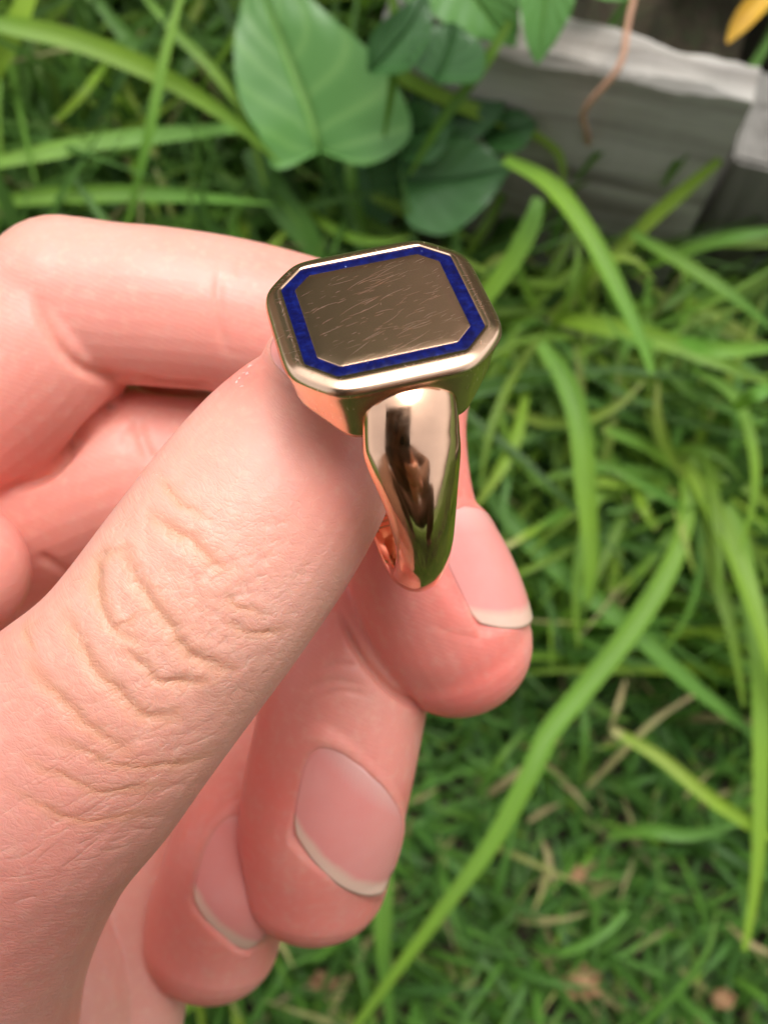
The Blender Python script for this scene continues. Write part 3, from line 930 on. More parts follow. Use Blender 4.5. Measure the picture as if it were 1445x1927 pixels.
# ------------------------------------------------------------------ unseen fence and shrubs, added for the gold to mirror
def build_mirror_fence():
    yb = 1.7
    root = empty('added_timber_fence', (0, yb, 0), 'unseen timber fence added for the gold to mirror', 'fence')
    V, Fc = box(0, 0, .82, .145, .018, 1.64, .002)
    me = None
    for i in range(26):
        if me is None:
            o = mesh_obj('paling', V, Fc, mat_fence(), smooth=False); me = o.data
        else:
            o = bpy.data.objects.new('paling', me); COL.objects.link(o)
        o.parent = root
        o.location = (-2.0 + i * .155, 0.006 * (i % 2), 0.01 * math.sin(i * 3.1))
    for z in (.4, 1.5):
        V, Fc = box(-.06, .035, z, 4.1, .04, .09, .002)
        mesh_obj('rail', V, Fc, M_WOODP, smooth=False).parent = root


build_mirror_fence()


def build_shrubs():  # unseen shrubs added to bring green into the face reflection
    for (x, y, rx, rz, h, sd_, lb) in ((-.35, 1.15, .34, .40, .75, 51, 'unseen green leafy shrub added for the reflection, left of the pair'), (.55, 1.25, .30, .30, .62, 52, 'unseen lower green shrub added for the reflection, right of the pair')):
        r = np.random.RandomState(sd_); n = 2600
        d = r.normal(size=(n, 3)); d /= np.linalg.norm(d, axis=1)[:, None]
        rad = r.uniform(.55, 1.0, (n, 1)) * (1 + .18 * np.sin(d[:, :1] * 7 + sd_) * np.cos(d[:, 2:] * 6))
        p = d * rad * np.array([rx, rx * .8, rz]) + np.array([x, y, h])
        root = empty('shrub', (x, y, 0), lb, 'shrub', 'added shrubs before the fence')
        o = bulk_blades('crown', None, None, p, r.uniform(.04, .08, n), r.uniform(.02, .035, n), np.clip(r.normal(.3, .12, n), 0, .6), r.uniform(.7, 1.3, n), (-30, 60), (.1, 1.0), sd_ + 7, 5)
        o.parent = root; o.location = (-x, -y, 0)
        for a in np.linspace(0, 2 * math.pi, 5, endpoint=False):
            pts = [(x + .02 * math.cos(a), y + .02 * math.sin(a), -.01), (x + .07 * math.cos(a), y + .07 * math.sin(a), h * .5), (x + .55 * rx * math.cos(a), y + .5 * rx * math.sin(a), h * 1.1)]
            W = catmull(np.array(pts), 10); V = [W + np.array([math.cos(b), math.sin(b), 0]) * (.008 * np.linspace(1, .35, 10))[:, None] for b in np.linspace(0, 2 * np.pi, 6, endpoint=False)]
            mesh_obj('stem', np.stack(V, 1).reshape(-1, 3), np.array(grid_faces(10, 6, wrap_v=True)), M_WOODP, root)


build_shrubs()


def skinned(name, verts, edges, mat, parent, sub=2):
    me = bpy.data.meshes.new(name); me.from_pydata([v[:3] for v in verts], edges, [])
    t = bpy.data.objects.new(name, me); COL.objects.link(t)
    m = t.modifiers.new('skin', 'SKIN')
    for v, q in zip(me.skin_vertices[0].data, verts):
        v.radius = (q[3], q[4] if len(q) > 4 else q[3])
    me.skin_vertices[0].data[0].use_root = True
    ss = t.modifiers.new('sub', 'SUBSURF'); ss.levels = ss.render_levels = sub
    m2 = bpy.data.meshes.new_from_object(t.evaluated_get(bpy.context.evaluated_depsgraph_get()))
    bpy.data.objects.remove(t); bpy.data.meshes.remove(me)
    m2.name = name
    for p_ in m2.polygons: p_.use_smooth = True
    m2.materials.clear(); m2.materials.append(mat)
    o = bpy.data.objects.new(name, m2); COL.objects.link(o)
    o.parent = parent; o.location = tuple(-np.array(parent.location))
    return o


def build_person():
    root = empty('person', (0, -.62, 0), 'person in brown clothes crouching over the ring, mirrored in the gold', 'person')
    sj = NT('brown_cloth'); sj.l(sj.mix(sj.noise(sj.coord(), 30, 4), (.10, .055, .035), (.22, .13, .085)), sj.b.inputs['Base Color']); sj.set(Roughness=.9)
    sh_ = NT('dark_hair'); sh_.set(Roughness=.5); sh_.b.inputs['Base Color'].default_value = (.03, .018, .012, 1)
    wr = P(-560, 3150, 131)
    V = [(0, -.66, .30, .15, .13), (0, -.60, .48, .14, .11), (0, -.50, .68, .16, .12), (0, -.42, .80, .13, .10), (0, -.36, .88, .05),      # pelvis .. neck
         (-.19, -.44, .78, .065), (-.30, -.36, .50, .05), tuple((Vector((-.30, -.36, .50)) * .45 + Vector(wr) * .55)) + (.045,), tuple(wr + np.array([-.012, -.02, 0.0])) + (.036,),
         (.19, -.44, .78, .065), (.32, -.34, .55, .05), tuple(c2w([[48, -118, 22]])[0]) + (.034,),
         (-.12, -.62, .28, .10), (-.20, -.26, .38, .075), (-.18, -.56, .08, .05), (-.18, -.46, .04, .045),
         (.12, -.62, .28, .10), (.24, -.26, .38, .075), (.20, -.56, .08, .05), (.20, -.46, .04, .045)]
    E_ = [(0, 1), (1, 2), (2, 3), (3, 4), (3, 5), (5, 6), (6, 7), (7, 8), (3, 9), (9, 10), (10, 11), (0, 12), (12, 13), (13, 14), (14, 15), (0, 16), (16, 17), (17, 18), (18, 19)]
    skinned('clothed_body', V, E_, sj.m, root)
    H = [(0, -.35, .89, .05), (0, -.29, .96, .075, .08), (0, -.25, 1.04, .08, .095), (0, -.24, 1.09, .06, .07), (0, -.175, .97, .014), (0, -.165, .955, .012)]
    skinned('head', H, [(0, 1), (1, 2), (2, 3), (1, 4), (4, 5)], M_FACE, root)
    skinned('hair', [(0, -.33, .98, .08, .085), (0, -.29, 1.07, .095, .095), (0, -.24, 1.12, .07, .06), (0, -.38, .88, .06, .05)], [(1, 0), (1, 2), (0, 3)], sh_.m, root)


def build_grip():
    root = bpy.data.objects['person']
    V, E_ = [], []

    def add(*q):
        V.append(tuple(c2w([q[:3]])[0]) + (q[3] * MM,)); return len(V) - 1
    a = add(48, -118, 22, 22); b = add(36, -92, 20, 20); c = add(32, -72, 20, 17); E_.extend([(a, b), (b, c)])
    for i, y in enumerate((-48, -66, -84, -101)):
        p0 = add(34, y - 4, 14, 8.5); p1 = add(32, y - 2, 1, 8); p2 = add(17, y + 2, -6.5, 7.5); p3 = add(-2 + i, y + 5, -6.2, 6.5)
        E_.extend([(c if i < 2 else b, p0), (p0, p1), (p1, p2), (p2, p3)])
    t0 = add(36, -60, 24, 11); t1 = add(20, -42, 24, 9); t2 = add(4, -36, 22, 8); E_.extend([(c, t0), (t0, t1), (t1, t2)])
    skinned('gripping_hand', V, E_, M_FACE, root)


build_person()
build_grip()


def build_phone():
    import bmesh
    root = empty('phone', P(CX, CY, -6.0), 'phone out of view at the camera, back toned brown for its reflection in the gold', 'phone')
    sb = NT('phone_back_brown'); sb.set(Roughness=.5); sb.l(sb.mix(sb.ramp(sb.noise(sb.coord(), 45, 3), [(.35, 0.), (.6, 1.)]), (.03, .018, .014), (.20, .12, .085)), sb.b.inputs['Base Color'])  # mottled brown put on the back for the band's reflection
    sg = NT('lens_glass'); sg.set(Roughness=.05); sg.b.inputs['Base Color'].default_value = (.004, .004, .006, 1)
    V, Fc = box(-19, -51, 6.6, 76, 150, 7.6, 1.8)
    mesh_obj('body', c2w(V), Fc, sb.m, root)
    for (x, y, r_) in ((0, -16, 6), (-16, -2, 6)):
        V = [(x + r_ * q * math.cos(a), y + r_ * q * math.sin(a), z) for q, z in ((1, 2.9), (1, 1.6), (.8, 1.3), (.75, 1.9), (.01, 1.9)) for a in np.linspace(0, 2 * np.pi, 24, endpoint=False)]
        mesh_obj('lens', c2w(V), grid_faces(5, 24, wrap_v=True), sg.m, root)


build_phone()


# ------------------------------------------------------------------ the ring
RING_R = np.array([[0.9665, -0.2528, -0.0455], [0.2232, 0.7388, 0.6359], [-0.1271, -0.6247, 0.7704]])
RING_O = camp(716.43, 577.99, 75.0)


def ringw(L):                     # ring frame (a across, b up the face, n out of the face; mm) -> world
    return c2w(RING_O + np.asarray(L, float) @ RING_R.T)


BW, BHH, BC = 6.38, 6.01, 1.885   # blue border, outer half width, half height, corner cut
IW, IH, IC = 5.42, 5.09, 1.32


def octo_r(phi, w_, h_, c_, p):
    """radius of a cut-corner rectangle along direction phi (large p: sharp corners)"""
    d = (w_ + h_ - c_) / math.sqrt(2)
    tot = np.zeros_like(phi)
    for a, di in ((0, w_), (math.pi, w_), (math.pi / 2, h_), (-math.pi / 2, h_), (math.pi / 4, d), (-math.pi / 4, d), (3 * math.pi / 4, d), (-3 * math.pi / 4, d)):
        tot += (np.maximum(0, np.cos(phi - a)) / di) ** p
    return tot ** (-1 / p)


def build_ring():
    base = ringw([(0, 0, -24.5)])[0]
    root = empty('signet_ring', base, 'gold signet ring with an octagonal face bordered in blue, held by the fingertips', 'ring')
    N = 480
    phi = np.linspace(0, 2 * np.pi, N, endpoint=False)
    cs, sn = np.cos(phi), np.sin(phi)

    def loop(w_, h_, c_, p, n):
        r_ = octo_r(phi, w_, h_, c_, p)
        return np.stack([r_ * cs, r_ * sn, np.broadcast_to(n, r_.shape).astype(float)], 1)
    Ri, cn = 10.4, -13.2
    m = 1.42
    OW, OH, OC = BW + m, BHH + m, BC + .586 * m + .25

    def arch(b):
        return cn + np.sqrt(np.maximum(.1, Ri ** 2 - b ** 2))
    loops = [loop(BW, BHH, BC, 160, -.03), loop(BW + .004, BHH + .004, BC, 160, .0)]
    for ins, n, p in ((.95, -.01, 60), (.66, -.085, 40), (.42, -.18, 30), (.22, -.27, 24), (.08, -.46, 21), (.0, -.66, 20), (.0, -.86, 20), (.06, -.95, 20), (.20, -1.0, 20), (.24, -1.08, 20), (.25, -1.4, 20)):
        loops.append(loop(OW - ins, OH - ins, OC - .586 * ins, p, n))
    lo = loop(OW - .62, OH - .55, OC, 24, 0)
    low_n = np.minimum(arch(lo[:, 1]), -2.0)
    for f_ in (.33, .66, .92):
        q = loop(OW - .25 - .37 * f_, OH - .25 - .3 * f_, OC, 22, 0); q[:, 2] = -1.4 + (low_n + 1.4) * f_; loops.append(q)
    lo[:, 2] = low_n; loops.append(lo)
    for sc_ in (.95, .85, .7, .5, .3, .1):
        q = lo.copy(); q[:, 0] *= sc_; q[:, 1] *= sc_; q[:, 2] = arch(q[:, 1]) - (.0 if sc_ < .94 else .12) ; q[:, 2] = np.minimum(q[:, 2], -1.9)
        loops.append(q)
    L = np.array(loops); nl = len(loops)
    Vl = L.reshape(-1, 3)
    Fc = np.array(grid_faces(nl, N, wrap_v=True))
    o = mesh_obj('bezel', ringw(Vl), Fc, M_BEZEL, root, attrs={'face_co': Vl})
    o['label'] = 'polished gold head of the ring with a rounded rim'
    # blue border
    bl = np.array([loop(BW + .01, BHH + .01, BC, 200, -.045), loop(BW - .05, BHH - .05, BC - .03, 200, -.03), loop(IW + .05, IH + .05, IC + .03, 200, -.03), loop(IW - .01, IH - .01, IC, 200, -.045)]).reshape(-1, 3)
    bl[N:3 * N, 2] += .006 * RNG.randn(2 * N)
    o = mesh_obj('enamel_border', ringw(bl), np.array(grid_faces(4, N, wrap_v=True)), M_BLUE, root)
    o['label'] = 'mottled deep blue inlaid border'
    # scratched centre plate
    rings_ = [loop(IW, IH, IC, 200, -.05), loop(IW, IH, IC, 200, -.004), loop(IW - .03, IH - .03, IC, 160, .004)]
    for s_ in (.85, .65, .45, .25, .08):
        rings_.append(loop(IW * s_, IH * s_, IC * s_, 120, .004 + .02 * (1 - s_ ** 2)))
    pl = np.array(rings_).reshape(-1, 3)
    pl = np.vstack([pl, [[0, 0, .024]]]); k = len(rings_)
    Fq = grid_faces(k, N, wrap_v=True) + [((k - 1) * N + j, (k - 1) * N + (j + 1) % N, k * N) for j in range(N)]
    o = mesh_obj('face_plate', ringw(pl), Fq, M_PLATE, root, attrs={'face_co': pl})
    o['label'] = 'flat gold centre plate covered in hair scratches'
    # hair scratches: shallow bright slivers lying in the plate and rim
    rs = np.random.RandomState(5); sV, sF = [], []
    for q in range(230):
        rim = q >= 160
        if rim:
            a0 = rs.uniform(0, 2 * math.pi); rr_ = float(octo_r(np.array([a0]), BW + .3, BHH + .3, BC, 80)[0]) + rs.uniform(0, .12)
            x, y = rr_ * math.cos(a0), rr_ * math.sin(a0); ln = rs.uniform(.15, .6); an = rs.normal(.4, .8); z0 = -.012
        else:
            x, y = rs.uniform(-IW + .2, IW - .2), rs.uniform(-IH + .2, IH - .2); ln = min(4.2, rs.exponential(.75) + .2)
            an = rs.normal(.30, .13) if rs.rand() < .97 else rs.normal(.9, .4); z0 = .006 + .02
        wd_ = rs.uniform(.005, .011) * (1.25 if ln > 1.6 else 1); cv = rs.normal(0, .05)
        pts = []
        for t in np.linspace(-1, 1, 6):
            px_, py_ = x + math.cos(an) * t * ln / 2 - math.sin(an) * cv * (1 - t * t) * ln, y + math.sin(an) * t * ln / 2 + math.cos(an) * cv * (1 - t * t) * ln
            pts.append((px_, py_, wd_ * (1 - abs(t) ** 3) + .002))
        if not rim:
            ok = all(math.hypot(a_, b_) < float(octo_r(np.array([math.atan2(b_, a_)]), IW, IH, IC, 100)[0]) - .06 for a_, b_, _ in pts)
            if not ok: continue
        b0 = len(sV)
        for (a_, b_, h_) in pts:
            zz = z0 if rim else .008 + .02 * (1 - min(1, math.hypot(a_ / IW, b_ / IH)) ** 2)
            if rim: zz = -.004
            sV += [(a_ - math.sin(an) * h_, b_ + math.cos(an) * h_, zz), (a_ + math.sin(an) * h_, b_ - math.cos(an) * h_, zz + .003)]
        sF += [(b0 + 2 * i, b0 + 2 * i + 1, b0 + 2 * i + 3, b0 + 2 * i + 2) for i in range(5)]
    ss = NT('scratch_gold'); ss.set(Metallic=1.0, Roughness=.48); ss.b.inputs['Base Color'].default_value = (.92, .66, .50, 1)
    o = mesh_obj('hair_scratch', ringw(sV), sF, ss.m, root, smooth=False); o['kind'] = 'stuff'
    # shank
    nt_ = 260
    T = np.radians(np.linspace(-152, 152, nt_))
    aT = np.abs(np.degrees(T))
    wd = np.interp(aT, [0, 40, 70, 80, 90, 100, 110, 120, 130, 140, 152], [4.3, 4.2, 4.1, 4.15, 4.35, 4.7, 5.15, 5.95, 7.0, 6.8, 6.5])
    Ro = np.interp(aT, [0, 60, 90, 115, 130, 142, 150, 152], [12.6, 12.7, 12.9, 13.3, 13.6, 13.85, 13.9, 13.7])
    ker = np.hanning(21); ker /= ker.sum()
    wd = np.convolve(np.pad(wd, 10, 'edge'), ker, 'valid'); Ro = np.convolve(np.pad(Ro, 10, 'edge'), ker, 'valid')
    prof = []
    for q in np.linspace(-1, 1, 23):
        prof.append((q, 'o'))
    prof += [(.97, 'e1'), (.93, 'i0'), (.6, 'i'), (0, 'i'), (-.6, 'i'), (-.93, 'i0'), (-.97, 'e1')]
    V = []
    for i in range(nt_):
        for q, ty in prof:
            a = q * wd[i] / 2 + np.interp(aT[i], [0, 60, 90, 125, 133, 145], [0, -.3, -.2, -.3, -.3, .1])
            if ty == 'o':
                crown = 1.45 * (abs(q) ** 2.3) + (.2 if abs(q) > .985 else 0)
                rr = Ro[i] - crown
            elif ty == 'e1': rr = Ri + .10
            elif ty == 'i0': rr = Ri + .01
            else: rr = Ri - .08 * (1 - q * q)
            V.append((a, -rr * math.sin(T[i]), cn - rr * math.cos(T[i])))
    o = mesh_obj('shank', ringw(V), np.array(grid_faces(nt_, len(prof), wrap_v=True)), M_GOLD, root)
    o['label'] = 'polished tapering gold band'
    # stamped marks inside the band
    s = NT('stamped_mark'); s.set(Metallic=1.0, Roughness=.35); s.b.inputs['Base Color'].default_value = (.36, .22, .13, 1)
    Vm, Fm = [], []

    def stroke(a0, t0, a1, t1, wid=.13):
        da, dt = a1 - a0, t1 - t0; ln = math.hypot(da, dt); na, nt2 = -dt / ln * wid / 2, da / ln * wid / 2
        b0 = len(Vm)
        for rr in (Ri - .085, Ri - .02):
            for (a, t) in ((a0 + na, t0 + nt2), (a1 + na, t1 + nt2), (a1 - na, t1 - nt2), (a0 - na, t0 - nt2)):
                th = t / Ri
                Vm.append((a - .45, -rr * math.sin(th), cn - rr * math.cos(th)))
        Fm.extend([(b0, b0 + 1, b0 + 2, b0 + 3), (b0, b0 + 4, b0 + 5, b0 + 1), (b0 + 1, b0 + 5, b0 + 6, b0 + 2), (b0 + 2, b0 + 6, b0 + 7, b0 + 3), (b0 + 3, b0 + 7, b0 + 4, b0)])
    for t0, kind in ((-1.6, 'E'), (-.45, 'U'), (.75, 'L')):
        x0, x1 = -1.25, -.1
        if kind == 'U':
            stroke(x0, t0, x1, t0); stroke(x0, t0 + .55, x1, t0 + .55); stroke(x0, t0, x0, t0 + .55)
        elif kind == 'L':
            stroke(x0, t0, x1, t0); stroke(x0, t0, x0, t0 + .4)
        else:
            stroke(x0, t0, x0, t0 + .7); stroke(x1, t0, x1, t0 + .7); stroke(x0, t0 + .35, x1, t0 + .35)
    o = mesh_obj('hallmark', ringw(Vm), Fm, s.m, root, smooth=False)
    o['label'] = 'small stamped marks inside the band'


build_ring()


# ------------------------------------------------------------------ the hand
TUBES = {
    # name: stations (px, py, distance mm, half width px), depth ratio, redness
    'thumb': ([(668, 672, 89, 78), (628, 745, 88.5, 150), (578, 830, 87, 190), (500, 945, 85, 214), (392, 1096, 84, 222), (262, 1266, 84, 226),
               (135, 1402, 85, 252), (0, 1552, 87, 266), (-112, 1760, 92, 285), (-160, 1960, 98, 300), (-200, 2250, 104, 330)], .84, .30),
    'index_base': ([(-330, 1250, 122, 210), (-150, 835, 112, 178), (-28, 748, 109, 188), (68, 652, 107, 182), (116, 560, 106, 152)], .95, .45),
    'index_mid': ([(134, 560, 106, 150), (220, 572, 106, 150), (300, 578, 106, 149), (430, 594, 107, 145), (560, 622, 108, 140), (680, 664, 108, 142), (742, 712, 107, 146)], .95, .62),
    'index_tip': ([(742, 712, 107, 146), (742, 830, 104.5, 136), (762, 980, 102.5, 138), (805, 1085, 103, 148), (838, 1160, 104.5, 152), (862, 1214, 106, 141)], .88, .95),
    'middle_a': ([(-250, 1150, 130, 200), (-50, 1000, 120, 180), (190, 895, 116, 170), (340, 885, 117, 166), (560, 930, 118, 150), (680, 1050, 117, 150)], .95, .40),
    'middle_b': ([(688, 1050, 113, 150), (668, 1225, 109.5, 152), (636, 1380, 110, 157), (606, 1530, 113.5, 155), (590, 1644, 118, 142)], .88, .80),
    'ring_a': ([(-300, 1280, 130, 160), (-150, 1130, 108, 150), (-80, 1072, 102, 136)], .95, .75),
    'ring_b': ([(560, 1290, 136, 112), (500, 1440, 127, 118), (442, 1600, 120, 122), (396, 1760, 126, 132)], .9, .62),
    'little': ([(400, 1360, 138, 110), (330, 1520, 134, 116), (262, 1700, 130, 126), (212, 1900, 128, 136), (160, 2150, 128, 160)], .9, .18),
    'palm': ([(-200, 1050, 146, 250), (-60, 1300, 146, 290), (-60, 1700, 146, 290), (-150, 2200, 142, 380)], .6, .2),
    'wrist': ([(-150, 1950, 122, 420), (-330, 2500, 126, 470), (-620, 3300, 132, 520)], .6, .1),
}


def tube(stn, ratio, nseg=None, k=36):
    S = np.array(stn, float)
    C = np.array([np.append(camp(s[0], s[1], s[2]), s[3] * s[2] / F) for s in S])
    n = nseg or 12 * (len(S) - 1) + 1
    Q = catmull(C, n)
    c, r_ = Q[:, :3], Q[:, 3]
    T = np.gradient(c, axis=0); T /= np.linalg.norm(T, axis=1)[:, None]
    rings_, rad = [], []
    for j in range(8, 0, -1):
        a = j / 8.5 * math.pi / 2
        rings_.append((c[0] - T[0] * r_[0] * math.sin(a), T[0], r_[0] * math.cos(a)))
    for i in range(n): rings_.append((c[i], T[i], r_[i]))
    for j in range(1, 9):
        a = j / 8.5 * math.pi / 2
        rings_.append((c[-1] + T[-1] * r_[-1] * math.sin(a), T[-1], r_[-1] * math.cos(a)))
    V = []
    for (p_, t_, rr) in rings_:
        view = p_ / np.linalg.norm(p_)
        W = np.cross(t_, view); W /= np.linalg.norm(W); Dv = np.cross(W, t_)
        for a in np.linspace(0, 2 * np.pi, k, endpoint=False):
            V.append(p_ + W * rr * math.cos(a) + Dv * rr * ratio * math.sin(a))
    m_ = len(rings_)
    Fc = grid_faces(m_, k, wrap_v=True)
    Fc += [tuple(range(k))[::-1], tuple((m_ - 1) * k + j for j in range(k))]
    return np.array(V), Fc, Q, T


# nails: tube, station fraction (0-1 along the tube) of the nail's root, length mm, half width mm, radius mm, turn (deg) from facing the camera towards screen right, tilt
NAILS = [
    ('thumb', .165, -1, 9.5, 6.3, 0, -8, 0.0, 'thumb'),
    ('index_tip', .40, 1, 13.0, 5.6, 0, 58, 0.0, 'index'),
    ('middle_b', .46, 1, 14.6, 6.3, 0, 22, 0.0, 'middle'),
    ('ring_b', .46, 1, 13.0, 4.9, 0, 8, 0.0, 'ring'),
]

CREASES = [  # thumb knuckle, photo pixels: points, depth mm, half width mm
    ([(291, 975), (316, 989), (345, 1010), (374, 1033), (399, 1054), (424, 1070)], .42, .55),
    ([(236, 1040), (195, 1046), (183, 1083), (179, 1112), (191, 1149), (212, 1178), (233, 1195), (257, 1211)], .50, .42),
    ([(237, 1050), (249, 1083), (266, 1103), (287, 1133), (299, 1157), (324, 1187), (345, 1216), (365, 1236), (395, 1253), (432, 1257)], .60, .50),
    ([(125, 1162), (137, 1191), (162, 1228), (179, 1265), (208, 1290), (233, 1311), (257, 1336), (291, 1351), (332, 1349)], .48, .48),
    ([(58, 1249), (83, 1286), (108, 1311), (141, 1340), (166, 1369), (199, 1390), (241, 1411)], .42, .55),
    ([(233, 1224), (249, 1241), (282, 1261), (307, 1282), (357, 1286), (399, 1278)], .34, .34),
    ([(361, 1083), (370, 1124), (378, 1170), (372, 1205)], .12, .30),
    ([(266, 1095), (291, 1074), (310, 1062), (318, 1040)], .10, .3),
    ([(212, 1176), (237, 1170), (266, 1149)], .16, .3),
    ([(245, 1108), (228, 1130), (222, 1150)], .08, .3),
    ([(83, 1378), (166, 1419), (249, 1444), (332, 1436), (400, 1420)], .20, .6),
    ([(40, 1420), (120, 1465), (220, 1490), (320, 1470)], .18, .7),
    ([(20, 1480), (100, 1530), (200, 1545), (300, 1515)], .16, .8),
    ([(60, 1225), (50, 1190), (62, 1160)], .2, .5),
    ([(300, 905), (320, 925), (350, 950), (400, 985)], .14, .5),
    ([(424, 1175), (480, 1190), (540, 1185)], .15, .4),
    ([(420, 1120), (450, 1145), (500, 1150)], .15, .3),
]
CREASES_F = [  # other fingers, and lines where fingers meet, tinted as painted shade
    ([(70, 570), (82, 600), (110, 650), (150, 690), (205, 712), (240, 714)], .55, .6, None),
    ([(245, 715), (307, 727), (360, 731), (410, 731)], 1.6, .45, None),
    ([(246, 716), (210, 765), (169, 805), (120, 865), (77, 902), (10, 924)], 1.6, .45, None),
    ([(77, 1046), (130, 1080)], .4, .5, None),
    ([(640, 1150), (660, 1200), (700, 1262), (750, 1310), (815, 1345)], 1.0, .4, None),
    ([(415, 500), (410, 560), (416, 620), (425, 660)], .18, .5, 'index_mid'),
    ([(455, 480), (448, 520)], .1, .4, 'index_mid'),
    ([(262, 790), (268, 830), (285, 865)], .35, .7, 'middle_a'),
    ([(258, 795), (240, 820), (236, 840)], .2, .6, 'middle_a'),
    ([(570, 1300), (620, 1282), (690, 1290)], .16, .35, 'middle_b'),
    ([(590, 1320), (640, 1300), (700, 1312)], .14, .3, 'middle_b'),
    ([(600, 1262), (640, 1250), (700, 1258)], .12, .3, 'middle_b'),
    ([(800, 1170), (845, 1190), (890, 1200), (930, 1215)], .05, .3, 'index_tip'),
]


def poly_dist(x, y, pts):
    pts = np.array(catmull(np.array(pts, float), 8 * len(pts)))
    best = np.full(x.shape, 1e9); m = len(pts) - 1
    for i, (a, b) in enumerate(zip(pts[:-1], pts[1:])):
        ab = b - a; L2 = ab @ ab + 1e-9
        t = np.clip(((x - a[0]) * ab[0] + (y - a[1]) * ab[1]) / L2, 0, 1)
        e = abs(2 * (i + .5) / m - 1)
        best = np.minimum(best, (x - a[0] - t * ab[0]) ** 2 + (y - a[1] - t * ab[1]) ** 2 + (16 * max(0, e - .45)) ** 2 * 2)
    return np.sqrt(best)


